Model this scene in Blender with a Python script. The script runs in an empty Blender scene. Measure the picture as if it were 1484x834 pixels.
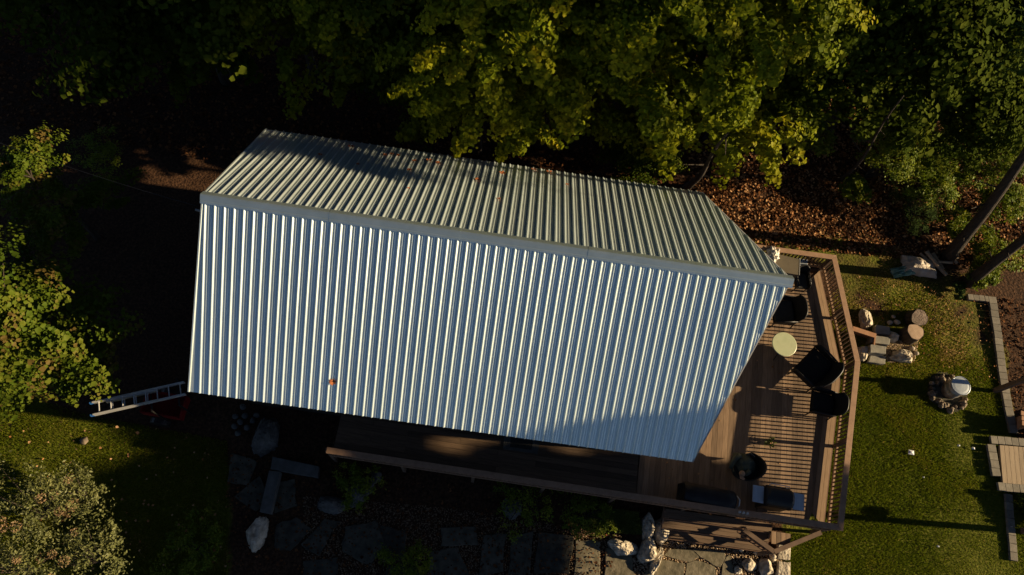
import bpy, math, random
import numpy as np
from mathutils import Vector, Matrix
random.seed(7); RNG = np.random.default_rng(7)
scene = bpy.context.scene
COL = scene.collection

# ---------------------------------------------------------------- camera
CAM_H = 22.5
FPX, TILT, ROLL = 1100.0, 0.3924, 0.1745       # focal length in photo pixels, tilt from straight down, roll
_c, _s = math.cos(ROLL), math.sin(ROLL)
_R = Vector((1, 0, 0)); _F = Vector((0, math.sin(TILT), -math.cos(TILT))); _U = Vector((0, math.cos(TILT), math.sin(TILT)))
cam_d = bpy.data.cameras.new('camera'); cam = bpy.data.objects.new('camera', cam_d); COL.objects.link(cam)
cam_d.sensor_width = 36; cam_d.lens = FPX / 1484 * 36; cam_d.clip_end = 2000; cam_d.clip_start = 0.1
xr = _R * _c + _U * _s; yu = _U * _c - _R * _s
M = Matrix((xr, yu, -_F)).transposed().to_4x4(); M.translation = Vector((0, 0, CAM_H)); cam.matrix_world = M
scene.camera = cam

def at(px, py, z=0.0):
    """world point at height z seen at pixel (px, py) of the 1484 x 834 photograph"""
    X = px - 742; Y = py - 417
    u = _c * X + _s * Y; v = -_s * X + _c * Y
    r = _F + _R * (u / FPX) - _U * (v / FPX)
    k = (z - CAM_H) / r.z
    return Vector((r.x * k, r.y * k, z))

# ---------------------------------------------------------------- light
SUN_EL, SUN_AZ = math.radians(17), math.radians(5)      # azimuth from +X towards +Y
w = bpy.data.worlds.new('World'); scene.world = w; w.use_nodes = True
wn = w.node_tree; sky = wn.nodes.new('ShaderNodeTexSky'); sky.sky_type = 'NISHITA'; sky.sun_disc = False
sky.sun_elevation = SUN_EL; sky.sun_rotation = math.pi / 2 - SUN_AZ
sky.air_density = 0.27; sky.dust_density = 0.1; sky.ozone_density = 0.4
wn.links.new(sky.outputs[0], wn.nodes['Background'].inputs[0]); wn.nodes['Background'].inputs[1].default_value = 0.05
sd = bpy.data.lights.new('sun', 'SUN'); sd.energy = 5.0; sd.angle = math.radians(0.5); sd.color = (1.0, 0.77, 0.47)
so = bpy.data.objects.new('sun', sd); COL.objects.link(so)
SUN_DIR = Vector((math.cos(SUN_EL) * math.cos(SUN_AZ), math.cos(SUN_EL) * math.sin(SUN_AZ), math.sin(SUN_EL)))
so.rotation_euler = SUN_DIR.to_track_quat('Z', 'Y').to_euler(); so.location = SUN_DIR * 60
scene.view_settings.view_transform = 'Standard'; scene.view_settings.look = 'None'
scene.view_settings.exposure = 1.25; scene.view_settings.gamma = 1.0
scene.cycles.max_bounces = 6; scene.cycles.diffuse_bounces = 2; scene.cycles.transparent_max_bounces = 8

# ---------------------------------------------------------------- materials
def new_mat(name):
    m = bpy.data.materials.new(name); m.use_nodes = True
    return m, m.node_tree, m.node_tree.nodes['Principled BSDF']
def N(nt, typ, **kw):
    n = nt.nodes.new(typ)
    for k, v in kw.items(): setattr(n, k, v)
    return n
def ramp(nt, stops):
    r = N(nt, 'ShaderNodeValToRGB'); e = r.color_ramp.elements
    while len(e) > 1: e.remove(e[-1])
    e[0].position = stops[0][0]; e[0].color = (*stops[0][1], 1)
    for p, c in stops[1:]:
        x = e.new(p); x.color = (*c, 1)
    return r
def noise_mat(name, stops, scale=8, rough=0.8, metal=0.0, bump=0.0, bscale=None, stretch=(1, 1, 1), detail=4, spec=0.3, coord='Object', bdist=0.01, rot=0.0):
    m, nt, b = new_mat(name)
    tc = N(nt, 'ShaderNodeTexCoord'); mp = N(nt, 'ShaderNodeMapping'); mp.inputs['Scale'].default_value = stretch
    mp.inputs['Rotation'].default_value = (0, 0, rot)
    nz = N(nt, 'ShaderNodeTexNoise'); nz.inputs['Scale'].default_value = scale; nz.inputs['Detail'].default_value = detail
    nt.links.new(tc.outputs[coord], mp.inputs[0]); nt.links.new(mp.outputs[0], nz.inputs['Vector'])
    r = ramp(nt, stops); nt.links.new(nz.outputs['Fac'], r.inputs[0]); nt.links.new(r.outputs[0], b.inputs['Base Color'])
    b.inputs['Roughness'].default_value = rough; b.inputs['Metallic'].default_value = metal
    b.inputs['Specular IOR Level'].default_value = spec
    if bump:
        n2 = N(nt, 'ShaderNodeTexNoise'); n2.inputs['Scale'].default_value = bscale or scale * 3; n2.inputs['Detail'].default_value = 5
        nt.links.new(mp.outputs[0], n2.inputs['Vector'])
        bp = N(nt, 'ShaderNodeBump'); bp.inputs['Strength'].default_value = bump; bp.inputs['Distance'].default_value = bdist
        nt.links.new(n2.outputs['Fac'], bp.inputs['Height']); nt.links.new(bp.outputs[0], b.inputs['Normal'])
    return m
def piece_mat(name, stops, scale=6, rough=0.75, bump=0.3, stretch=(1, 1, 1), bscale=40, var=0.35, spec=0.25, bdist=0.004, metal=0.0):
    """noise colour with a different tone for each object (boards, pavers, stones)"""
    m = noise_mat(name, stops, scale, rough, metal, bump, bscale, stretch, spec=spec, bdist=bdist)
    nt = m.node_tree; b = nt.nodes['Principled BSDF']
    src = b.inputs['Base Color'].links[0].from_socket
    oi = N(nt, 'ShaderNodeObjectInfo'); mr = N(nt, 'ShaderNodeMapRange'); mr.inputs['To Min'].default_value = 1 - var; mr.inputs['To Max'].default_value = 1 + var * 0.6
    nt.links.new(oi.outputs['Random'], mr.inputs[0])
    mx = N(nt, 'ShaderNodeMix', data_type='RGBA', blend_type='MULTIPLY'); mx.inputs['Factor'].default_value = 1
    nt.links.new(src, mx.inputs['A']); nt.links.new(mr.outputs[0], mx.inputs['B']); nt.links.new(mx.outputs['Result'], b.inputs['Base Color'])
    return m
def tint_mat(name, stops, rough=0.55, trans=0.3, spec=0.3):
    """colour from a per-leaf random attribute"""
    m, nt, b = new_mat(name)
    at_ = N(nt, 'ShaderNodeAttribute', attribute_name='tint'); r = ramp(nt, stops)
    nt.links.new(at_.outputs['Fac'], r.inputs[0]); nt.links.new(r.outputs[0], b.inputs['Base Color'])
    b.inputs['Roughness'].default_value = rough; b.inputs['Specular IOR Level'].default_value = spec
    if trans:
        t = N(nt, 'ShaderNodeBsdfTranslucent'); mx = N(nt, 'ShaderNodeMixShader'); mx.inputs[0].default_value = trans
        nt.links.new(r.outputs[0], t.inputs['Color']); nt.links.new(b.outputs[0], mx.inputs[1]); nt.links.new(t.outputs[0], mx.inputs[2])
        nt.links.new(mx.outputs[0], nt.nodes['Material Output'].inputs['Surface'])
    return m

MAT = {}
MAT['roof'] = noise_mat('painted_metal', [(0.25, (0.58, 0.68, 0.66)), (0.5, (0.65, 0.75, 0.73)), (0.75, (0.69, 0.79, 0.77))], scale=2.2, rough=0.37, metal=0.72, bump=0.03, bscale=9, stretch=(2.5, .3, .3), detail=7, spec=0.5)
MAT['cap'] = noise_mat('ridge_metal', [(0.3, (0.50, 0.62, 0.61)), (0.7, (0.58, 0.70, 0.69))], scale=3, rough=0.32, metal=0.82, bump=0.2, bscale=9, spec=0.5)
MAT['screw'] = noise_mat('screw_metal', [(0.4, (.25, .25, .24)), (.6, (.4, .4, .38))], rough=.5, metal=.6)
MAT['trim'] = noise_mat('fascia_paint', [(.3, (.10, .09, .07)), (.7, (.14, .12, .10))], rough=.7)
MAT['siding'] = piece_mat('siding', [(.3, (.035, .03, .022)), (.7, (.055, .045, .03))], stretch=(.3, 8, 8), var=.15)
MAT['glass'] = noise_mat('glass_pane', [(0, (.01, .012, .014)), (1, (.015, .018, .02))], rough=.06, spec=.8)
MAT['winframe'] = noise_mat('window_frame', [(.3, (.30, .30, .29)), (.7, (.36, .36, .35))], rough=.5)
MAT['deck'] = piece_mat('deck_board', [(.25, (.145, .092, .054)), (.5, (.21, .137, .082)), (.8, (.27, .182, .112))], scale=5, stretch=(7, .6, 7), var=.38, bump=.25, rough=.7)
MAT['deckx'] = piece_mat('walkway_board', [(.25, (.085, .054, .032)), (.5, (.125, .08, .047)), (.8, (.16, .105, .062))], scale=5, stretch=(.6, 7, 7), var=.35, bump=.25, rough=.7)  # deck colours lowered to put the walkway's shade into the wood
MAT['rail'] = noise_mat('rail_wood', [(.25, (.22, .13, .075)), (.75, (.31, .19, .115))], scale=4, rough=.65, bump=.2, stretch=(2, 2, 2), bscale=30)
MAT['baluster'] = noise_mat('baluster_wood', [(.3, (.10, .055, .032)), (.7, (.14, .08, .048))], scale=6, rough=.7)
MAT['bench'] = piece_mat('bench_board', [(.25, (.21, .135, .078)), (.75, (.30, .20, .12))], scale=5, stretch=(4, .7, 4), var=.15, bump=.2)
MAT['black'] = noise_mat('black_wicker', [(.3, (.008, .008, .008)), (.7, (.016, .015, .014))], scale=30, rough=.75, bump=.5, bscale=90, spec=.15)
MAT['blackmetal'] = noise_mat('black_metal', [(.3, (.008, .008, .008)), (.7, (.014, .013, .012))], scale=6, rough=.45, spec=.3)
MAT['cover'] = noise_mat('vinyl_cover', [(.3, (.007, .007, .008)), (.7, (.013, .012, .012))], scale=4, rough=.55, bump=.6, bscale=5, bdist=.05, spec=.2)
MAT['cushion'] = noise_mat('dark_cushion', [(.3, (.022, .021, .018)), (.7, (.035, .033, .028))], scale=10, rough=.8, bump=.4, bscale=12, bdist=.02)
MAT['olive'] = noise_mat('olive_cloth', [(.3, (.05, .055, .035)), (.7, (.075, .08, .052))], scale=6, rough=.85, bump=.7, bscale=7, bdist=.04)
MAT['tan'] = noise_mat('tan_cloth', [(.3, (.30, .17, .09)), (.7, (.42, .26, .15))], scale=9, rough=.8)
MAT['pale_top'] = noise_mat('pale_green_top', [(.3, (.36, .40, .24)), (.55, (.42, .45, .28)), (.75, (.34, .37, .22))], scale=3, rough=.4, spec=.4)
MAT['brown_top'] = noise_mat('brown_vinyl', [(.3, (.085, .07, .045)), (.7, (.11, .09, .058))], scale=3, rough=.6)
MAT['steel'] = noise_mat('steel_shelf', [(.3, (.38, .43, .46)), (.7, (.46, .50, .53))], scale=3, rough=.35, metal=.5, bump=.1, stretch=(8, 1, 1))
MAT['alu'] = noise_mat('aluminium', [(.3, (.45, .45, .43)), (.7, (.54, .53, .5))], scale=5, rough=.35, metal=.4)
MAT['blue'] = noise_mat('blue_plastic', [(.3, (.02, .09, .28)), (.7, (.03, .13, .36))], rough=.5)
MAT['red'] = noise_mat('red_paint', [(.3, (.11, .006, .006)), (.7, (.17, .01, .009))], rough=.7, spec=.1)
MAT['white'] = noise_mat('white_cloth', [(.3, (.48, .45, .38)), (.7, (.62, .59, .52))], scale=20, rough=.8)
MAT['paper'] = noise_mat('white_paper', [(.3, (.7, .7, .68)), (.7, (.8, .8, .78))], rough=.8)
MAT['bark'] = noise_mat('bark', [(.3, (.022, .017, .012)), (.6, (.045, .034, .024)), (.8, (.08, .062, .045))], scale=6, rough=.9, bump=.9, bscale=12, stretch=(3, 3, .6), bdist=.04)
MAT['endgrain'] = None
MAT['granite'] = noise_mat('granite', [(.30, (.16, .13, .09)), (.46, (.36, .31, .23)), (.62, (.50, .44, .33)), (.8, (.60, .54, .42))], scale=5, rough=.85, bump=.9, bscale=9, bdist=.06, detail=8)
MAT['shadestone'] = noise_mat('shade_dimmed_stone', [(.3, (.04, .04, .035)), (.7, (.12, .115, .10))], scale=4, rough=.85, bump=.7, bscale=10, bdist=.04, detail=7)  # dimmed counterpart of granite, shade put into the colour
MAT['pebble'] = piece_mat('pebble', [(.3, (.28, .23, .17)), (.7, (.46, .39, .29))], scale=8, var=.4)
MAT['stepstone'] = piece_mat('step_stone', [(.3, (.15, .145, .12)), (.7, (.25, .235, .19))], scale=5, var=.12, bump=.6, bscale=22, bdist=.01)
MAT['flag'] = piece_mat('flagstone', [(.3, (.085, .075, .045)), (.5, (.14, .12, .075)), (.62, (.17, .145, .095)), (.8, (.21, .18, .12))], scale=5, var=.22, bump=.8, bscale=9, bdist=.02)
MAT['flagshade'] = piece_mat('shade_dimmed_flagstone', [(.3, (.030, .028, .018)), (.5, (.060, .054, .036)), (.7, (.09, .08, .055))], scale=5, var=.35, bump=.8, bscale=9, bdist=.02)  # flagstone colours lowered, shade painted into the stone
MAT['paver'] = piece_mat('paver', [(.25, (.13, .115, .09)), (.75, (.20, .18, .14))], scale=9, var=.25, bump=.6, bscale=50, bdist=.006)
MAT['plank'] = piece_mat('platform_plank', [(.25, (.24, .18, .115)), (.75, (.34, .26, .17))], scale=4, stretch=(8, .7, 8), var=.14)
MAT['orange_wood'] = noise_mat('cedar', [(.3, (.26, .13, .06)), (.7, (.36, .19, .10))], scale=5, rough=.7, bump=.2)
MAT['post'] = noise_mat('post_wood', [(.3, (.09, .055, .035)), (.7, (.14, .09, .055))], scale=5, rough=.8)
MAT['concrete'] = noise_mat('concrete', [(.3, (.06, .06, .052)), (.7, (.10, .10, .09))], scale=5, rough=.9, bump=.4)
MAT['tarp'] = noise_mat('tarp', [(.3, (.30, .25, .19)), (.7, (.42, .36, .28))], scale=4, rough=.5, bump=.9, bscale=6, bdist=.06)
MAT['green_tarp'] = noise_mat('green_tarp', [(.3, (.05, .12, .09)), (.6, (.10, .20, .16)), (.8, (.4, .45, .42))], scale=5, rough=.5, bump=.9, bscale=6, bdist=.05)
MAT['drum'] = noise_mat('dull_drum_steel', [(.35, (.16, .12, .08)), (.55, (.30, .28, .24)), (.75, (.38, .37, .33))], scale=4, rough=.5, metal=.4, bump=.2)
MAT['firestone'] = piece_mat('fire_stone', [(.3, (.09, .07, .05)), (.7, (.26, .20, .13))], scale=7, var=.5)
MAT['soilfire'] = noise_mat('ash', [(.3, (.03, .027, .022)), (.7, (.09, .08, .06))], scale=9, rough=.95)
MAT['log'] = noise_mat('split_log', [(.3, (.28, .19, .11)), (.7, (.42, .30, .18))], scale=7, rough=.8, bump=.4, stretch=(.5, 4, 4))

def endgrain():
    m, nt, b = new_mat('end_grain')
    tc = N(nt, 'ShaderNodeTexCoord'); wv = N(nt, 'ShaderNodeTexWave', wave_type='RINGS', rings_direction='Z')
    wv.inputs['Scale'].default_value = 9; wv.inputs['Distortion'].default_value = 3; wv.inputs['Detail'].default_value = 3
    nt.links.new(tc.outputs['Object'], wv.inputs['Vector'])
    nz = N(nt, 'ShaderNodeTexNoise'); nz.inputs['Scale'].default_value = 7; nz.inputs['Detail'].default_value = 6
    nt.links.new(tc.outputs['Object'], nz.inputs['Vector'])
    mx = N(nt, 'ShaderNodeMix', data_type='FLOAT'); mx.inputs['Factor'].default_value = .65
    nt.links.new(wv.outputs['Fac'], mx.inputs['A']); nt.links.new(nz.outputs['Fac'], mx.inputs['B'])
    r = ramp(nt, [(.25, (.20, .12, .07)), (.5, (.36, .25, .16)), (.8, (.48, .35, .24))])
    nt.links.new(mx.outputs['Result'], r.inputs[0]); nt.links.new(r.outputs[0], b.inputs['Base Color']); b.inputs['Roughness'].default_value = .85
    return m
MAT['endgrain'] = endgrain()

def ground_mat():
    """lawn, thin yellow grass, leaf mould and bare soil by place"""
    m, nt, b = new_mat('ground_soil')
    tc = N(nt, 'ShaderNodeTexCoord')
    n1 = N(nt, 'ShaderNodeTexNoise'); n1.inputs['Scale'].default_value = .9; n1.inputs['Detail'].default_value = 6
    n2 = N(nt, 'ShaderNodeTexNoise'); n2.inputs['Scale'].default_value = 14; n2.inputs['Detail'].default_value = 6
    for n in (n1, n2): nt.links.new(tc.outputs['Object'], n.inputs['Vector'])
    lawn = ramp(nt, [(.3, (.06, .072, .006)), (.55, (.105, .112, .012)), (.75, (.17, .14, .028))])
    mould = ramp(nt, [(.3, (.022, .013, .008)), (.5, (.05, .026, .014)), (.75, (.10, .052, .026))])
    for r_ in (lawn, mould): nt.links.new(n2.outputs['Fac'], r_.inputs[0])
    at_ = N(nt, 'ShaderNodeAttribute', attribute_name='lawn')
    ad = N(nt, 'ShaderNodeMath', operation='ADD'); sb = N(nt, 'ShaderNodeMath', operation='SUBTRACT'); sb.inputs[1].default_value = .5
    nt.links.new(n1.outputs['Fac'], sb.inputs[0]); nt.links.new(at_.outputs['Fac'], ad.inputs[0]); nt.links.new(sb.outputs[0], ad.inputs[1])
    mr = N(nt, 'ShaderNodeMapRange'); mr.inputs['From Min'].default_value = .38; mr.inputs['From Max'].default_value = .62
    nt.links.new(ad.outputs[0], mr.inputs[0])
    mx = N(nt, 'ShaderNodeMix', data_type='RGBA'); nt.links.new(mr.outputs[0], mx.inputs['Factor'])
    nt.links.new(mould.outputs[0], mx.inputs['A']); nt.links.new(lawn.outputs[0], mx.inputs['B'])
    nt.links.new(mx.outputs['Result'], b.inputs['Base Color']); b.inputs['Roughness'].default_value = .95; b.inputs['Specular IOR Level'].default_value = .1
    bp = N(nt, 'ShaderNodeBump'); bp.inputs['Strength'].default_value = .8; bp.inputs['Distance'].default_value = .05
    nt.links.new(n2.outputs['Fac'], bp.inputs['Height']); nt.links.new(bp.outputs[0], b.inputs['Normal'])
    return m
MAT['ground'] = ground_mat()
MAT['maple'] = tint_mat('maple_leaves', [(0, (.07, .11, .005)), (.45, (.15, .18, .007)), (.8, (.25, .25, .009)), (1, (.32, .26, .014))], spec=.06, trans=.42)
MAT['maple_shade'] = tint_mat('shade_dimmed_maple_leaves', [(0, (.024, .042, .004)), (.6, (.050, .072, .007)), (1, (.09, .105, .010))], spec=.02, rough=.8)  # maple greens lowered for crowns standing in shade
MAT['young'] = tint_mat('young_tree_leaves', [(0, (.035, .065, .006)), (.55, (.075, .110, .009)), (.92, (.12, .135, .014)), (.97, (.13, .11, .02)), (1, (.12, .085, .022))], spec=.06, trans=.4)
MAT['shrub'] = tint_mat('shrub_leaves', [(0, (.07, .12, .008)), (.6, (.14, .18, .012)), (1, (.24, .24, .02))], spec=.12, trans=.35)
MAT['fir'] = tint_mat('fir_needles', [(0, (.025, .045, .012)), (.7, (.045, .075, .018)), (1, (.06, .09, .014))], trans=.1, spec=.03, rough=.8)
MAT['sage'] = tint_mat('sage_leaves', [(0, (.07, .08, .022)), (.6, (.13, .14, .042)), (1, (.20, .20, .065))])
MAT['flower'] = tint_mat('dried_flowers', [(0, (.16, .10, .045)), (1, (.26, .17, .08))], trans=.15)
MAT['grass'] = tint_mat('grass_blades', [(0, (.085, .120, .006)), (.4, (.135, .165, .010)), (.65, (.21, .19, .018)), (.8, (.27, .19, .06)), (1, (.40, .28, .12))], trans=.5, spec=.05)
MAT['moss'] = tint_mat('moss', [(0, (.05, .08, .008)), (1, (.13, .16, .015))], trans=.2)
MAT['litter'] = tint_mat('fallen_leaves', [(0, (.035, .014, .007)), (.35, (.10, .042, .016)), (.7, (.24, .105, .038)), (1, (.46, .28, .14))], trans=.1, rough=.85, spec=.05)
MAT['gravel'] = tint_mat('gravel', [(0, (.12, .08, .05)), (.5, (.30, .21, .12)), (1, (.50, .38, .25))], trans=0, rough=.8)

# ---------------------------------------------------------------- object helpers
OFF = {}
def off(o):
    return OFF.get(o.name, Vector((0, 0, 0))) if o else Vector((0, 0, 0))
def tag(o, label=None, cat=None, group=None, kind=None):
    if label: o['label'] = label
    if cat: o['category'] = cat
    if group: o['group'] = group
    if kind: o['kind'] = kind
    return o
def thing(name, label, cat, loc=(0, 0, 0), rotz=0.0, group=None):
    o = bpy.data.objects.new(name, None); COL.objects.link(o)
    o.location = loc; o.rotation_euler = (0, 0, rotz); o.empty_display_size = .2
    OFF[o.name] = Vector(loc) if rotz == 0 else Vector((0, 0, 0))
    return tag(o, label, cat, group)
class MB:
    def __init__(s): s.v = []; s.f = []
    def add(s, vs, fs):
        n = len(s.v); s.v += [tuple(v) for v in vs]; s.f += [tuple(i + n for i in f) for f in fs]; return s
    def prism(s, poly, z0, z1):
        n = len(poly); vs = [(p[0], p[1], z0) for p in poly] + [(p[0], p[1], z1) for p in poly]
        area = sum(poly[i][0] * poly[(i + 1) % n][1] - poly[(i + 1) % n][0] * poly[i][1] for i in range(n))
        fs = [tuple(range(n - 1, -1, -1)), tuple(range(n, 2 * n))] + [(i, (i + 1) % n, n + (i + 1) % n, n + i) for i in range(n)]
        if area < 0: fs = [tuple(reversed(f)) for f in fs]
        return s.add(vs, fs)
    def box(s, c, d, rz=0.0, tilt=None):
        hx, hy, hz = d[0] / 2, d[1] / 2, d[2] / 2
        R_ = Matrix.Rotation(rz, 3, 'Z')
        if tilt: R_ = R_ @ Matrix.Rotation(tilt[0], 3, 'X') @ Matrix.Rotation(tilt[1], 3, 'Y')
        vs = [Vector(c) + R_ @ Vector((x * hx, y * hy, z * hz)) for z in (-1, 1) for y in (-1, 1) for x in (-1, 1)]
        return s.add(vs, [(0, 2, 3, 1), (4, 5, 7, 6), (0, 1, 5, 4), (2, 6, 7, 3), (0, 4, 6, 2), (1, 3, 7, 5)])
    def beam(s, a, b, w_, h, up=(0, 0, 1)):
        a = Vector(a); b = Vector(b); d = (b - a).normalized(); up = Vector(up)
        sd_ = d.cross(up)
        if sd_.length < 1e-4: sd_ = d.cross(Vector((0, 1, 0)))
        sd_.normalize(); up = sd_.cross(d)
        vs = [p + sd_ * (x * w_ / 2) + up * (z * h / 2) for p in (a, b) for x, z in ((-1, -1), (1, -1), (1, 1), (-1, 1))]
        return s.add(vs, [(3, 2, 1, 0), (4, 5, 6, 7), (0, 1, 5, 4), (1, 2, 6, 5), (2, 3, 7, 6), (3, 0, 4, 7)])
    def tube(s, pts, rad, n=8, cap=True):
        pts = [Vector(p) for p in pts]
        if not hasattr(rad, '__len__'): rad = [rad] * len(pts)
        vs = []; fs = []; prev = None
        for i, p in enumerate(pts):
            d = (pts[min(i + 1, len(pts) - 1)] - pts[max(i - 1, 0)]).normalized()
            if prev is None:
                sd_ = d.cross(Vector((0, 0, 1)))
                if sd_.length < .05: sd_ = d.cross(Vector((1, 0, 0)))
            else: sd_ = prev - d * prev.dot(d)
            sd_.normalize(); prev = sd_; u = d.cross(sd_)
            for k in range(n):
                a_ = 2 * math.pi * k / n; vs.append(p + (sd_ * math.cos(a_) + u * math.sin(a_)) * rad[i])
        for i in range(len(pts) - 1):
            for k in range(n): fs.append((i * n + k, i * n + (k + 1) % n, (i + 1) * n + (k + 1) % n, (i + 1) * n + k))
        if cap: fs.append(tuple(range(n - 1, -1, -1))); fs.append(tuple((len(pts) - 1) * n + k for k in range(n)))
        return s.add(vs, fs)
    def lathe(s, c, prof, n=24, wob=None):
        """prof: (radius, z) from bottom to top"""
        vs = []; fs = []; c = Vector(c)
        for j, (r, z) in enumerate(prof):
            for k in range(n):
                a_ = 2 * math.pi * k / n; rr = r * (wob(a_, j) if wob else 1)
                vs.append(c + Vector((math.cos(a_) * rr, math.sin(a_) * rr, z)))
        for j in range(len(prof) - 1):
            for k in range(n): fs.append((j * n + k, j * n + (k + 1) % n, (j + 1) * n + (k + 1) % n, (j + 1) * n + k))
        fs.append(tuple(range(n - 1, -1, -1))); fs.append(tuple((len(prof) - 1) * n + k for k in range(n)))
        return s.add(vs, fs)
    def build(s, name, mat, parent=None, smooth=False, local=False, bevel=0.0, sub=0, kind=None):
        me = bpy.data.meshes.new(name); o_ = Vector((0, 0, 0)) if local else off(parent)
        me.from_pydata([(v[0] - o_.x, v[1] - o_.y, v[2] - o_.z) for v in s.v], [], s.f); me.materials.append(mat); me.update()
        if smooth: me.shade_smooth()
        o = bpy.data.objects.new(name, me); COL.objects.link(o)
        if parent: o.parent = parent; OFF[o.name] = o_
        if bevel:
            b = o.modifiers.new('bevel', 'BEVEL'); b.width = bevel; b.segments = 2; b.limit_method = 'ANGLE'
        if sub:
            b = o.modifiers.new('sub', 'SUBSURF'); b.levels = b.render_levels = sub
        if kind: o['kind'] = kind
        return o
def dup_mesh(o, loc, parent=None, rotz=0.0, scale=None):
    c = o.copy(); COL.objects.link(c); c.parent = parent; c.location = loc; c.rotation_euler = (0, 0, rotz)
    if scale: c.scale = scale
    return c
def copy_tree(o, parent=None):
    c = o.copy(); COL.objects.link(c); c.parent = parent
    for ch in list(o.children): copy_tree(ch, c)
    return c
def soup(name, V, F, mat, tint=None, parent=None, kind=None, local=False, smooth=False, link=True):
    """V (n,3), F (m,k) numpy arrays; tint per face"""
    me = bpy.data.meshes.new(name); o_ = np.array(off(parent)) if not local else np.zeros(3)
    V = (V - o_).astype(np.float32); m, k = F.shape
    me.vertices.add(len(V)); me.vertices.foreach_set('co', V.ravel())
    me.loops.add(m * k); me.loops.foreach_set('vertex_index', F.astype(np.int32).ravel())
    me.polygons.add(m); me.polygons.foreach_set('loop_start', (np.arange(m) * k).astype(np.int32))
    me.update(calc_edges=True)
    if tint is not None:
        a = me.attributes.new('tint', 'FLOAT', 'FACE'); a.data.foreach_set('value', tint.astype(np.float32))
    me.materials.append(mat)
    if smooth: me.shade_smooth()
    if not link: return me
    o = bpy.data.objects.new(name, me); COL.objects.link(o)
    if parent: o.parent = parent; OFF[o.name] = Vector(o_)
    if kind: o['kind'] = kind
    return o
def vnoise(x, y, s=1.0, seed=0):
    """smooth value noise 0..1"""
    x = np.asarray(x) / s + 1000; y = np.asarray(y) / s + 1000
    xi = np.floor(x).astype(np.int64); yi = np.floor(y).astype(np.int64); fx = x - xi; fy = y - yi
    fx = fx * fx * (3 - 2 * fx); fy = fy * fy * (3 - 2 * fy)
    def h(a, b):
        n = (a * 374761393 + b * 668265263 + seed * 1442695041) & 0xffffffff
        n = ((n ^ (n >> 13)) * 1274126177) & 0xffffffff
        return ((n ^ (n >> 16)) & 0xffff) / 65535.0
    return (h(xi, yi) * (1 - fx) + h(xi + 1, yi) * fx) * (1 - fy) + (h(xi, yi + 1) * (1 - fx) + h(xi + 1, yi + 1) * fx) * fy
def in_poly(x, y, poly):
    ins = np.zeros(len(x), bool); n = len(poly); j = n - 1
    for i in range(n):
        xi, yi = poly[i][0], poly[i][1]; xj, yj = poly[j][0], poly[j][1]
        c = ((yi > y) != (yj > y)) & (x < (xj - xi) * (y - yi) / (yj - yi + 1e-12) + xi); ins ^= c; j = i
    return ins

# ---------------------------------------------------------------- ground
LAWN_R = [at(*p) for p in ((1225, 400), (1300, 392), (1398, 425), (1440, 430), (1484, 700))] + [Vector((17.5, 4, 0)), Vector((17.5, -3, 0)), at(1140, 1000), at(1140, 780), at(1100, 560)]
LAWN_L = [at(*p) for p in ((-200, 540), (0, 560), (120, 600), (330, 640), (330, 834), (330, 1000), (-200, 1000))]
FOREST_EDGE = [at(*p) for p in ((1040, 330), (1225, 330), (1410, 400), (1398, 425), (1300, 392), (1225, 400), (1060, 370))]
def make_ground():
    xs = np.concatenate([[-400, -120, -50], np.linspace(-26, 30, 141), [60, 130, 400]])
    ys = np.concatenate([[-400, -120, -40], np.linspace(-14, 34, 121), [60, 130, 400]])
    X, Y = np.meshgrid(xs, ys); nx, ny = len(xs), len(ys)
    lw = (Y.ravel() < -1.2) * 1.0
    for P in (LAWN_R, LAWN_L): lw = np.maximum(lw, in_poly(X.ravel(), Y.ravel(), P) * (1.0 - .50 * np.clip((Y.ravel() - 8.6) / 2.2, 0, 1) * (X.ravel() > 9)))
    lw = np.maximum(lw, in_poly(X.ravel(), Y.ravel(), FOREST_EDGE) * .55)
    L = lw.reshape(X.shape); L2 = L.copy()
    L2[1:-1, 1:-1] = (L[1:-1, 1:-1] * 2 + L[:-2, 1:-1] + L[2:, 1:-1] + L[1:-1, :-2] + L[1:-1, 2:]) / 6
    Z = (vnoise(X, Y, 2.5, 3) - .5) * .05 + (vnoise(X, Y, .8, 4) - .5) * .02
    forest = np.clip((Y - 13.5) / 4, 0, 1); Z = Z + forest * (vnoise(X, Y, 3, 9) - .4) * .3
    Z = np.where((X > -8.5) & (X < 9.5) & (Y < 12.5), -.03, Z - .02)
    V = np.stack([X.ravel(), Y.ravel(), Z.ravel()], 1)
    i = np.arange((nx - 1) * (ny - 1)); r = i // (nx - 1); c = i % (nx - 1); a = r * nx + c
    F = np.stack([a, a + 1, a + nx + 1, a + nx], 1)
    o = soup('ground', V, F, MAT['ground'], kind='structure', smooth=True)
    at_ = o.data.attributes.new('lawn', 'FLOAT', 'POINT'); at_.data.foreach_set('value', L2.ravel().astype(np.float32))
    return o
make_ground()

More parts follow.
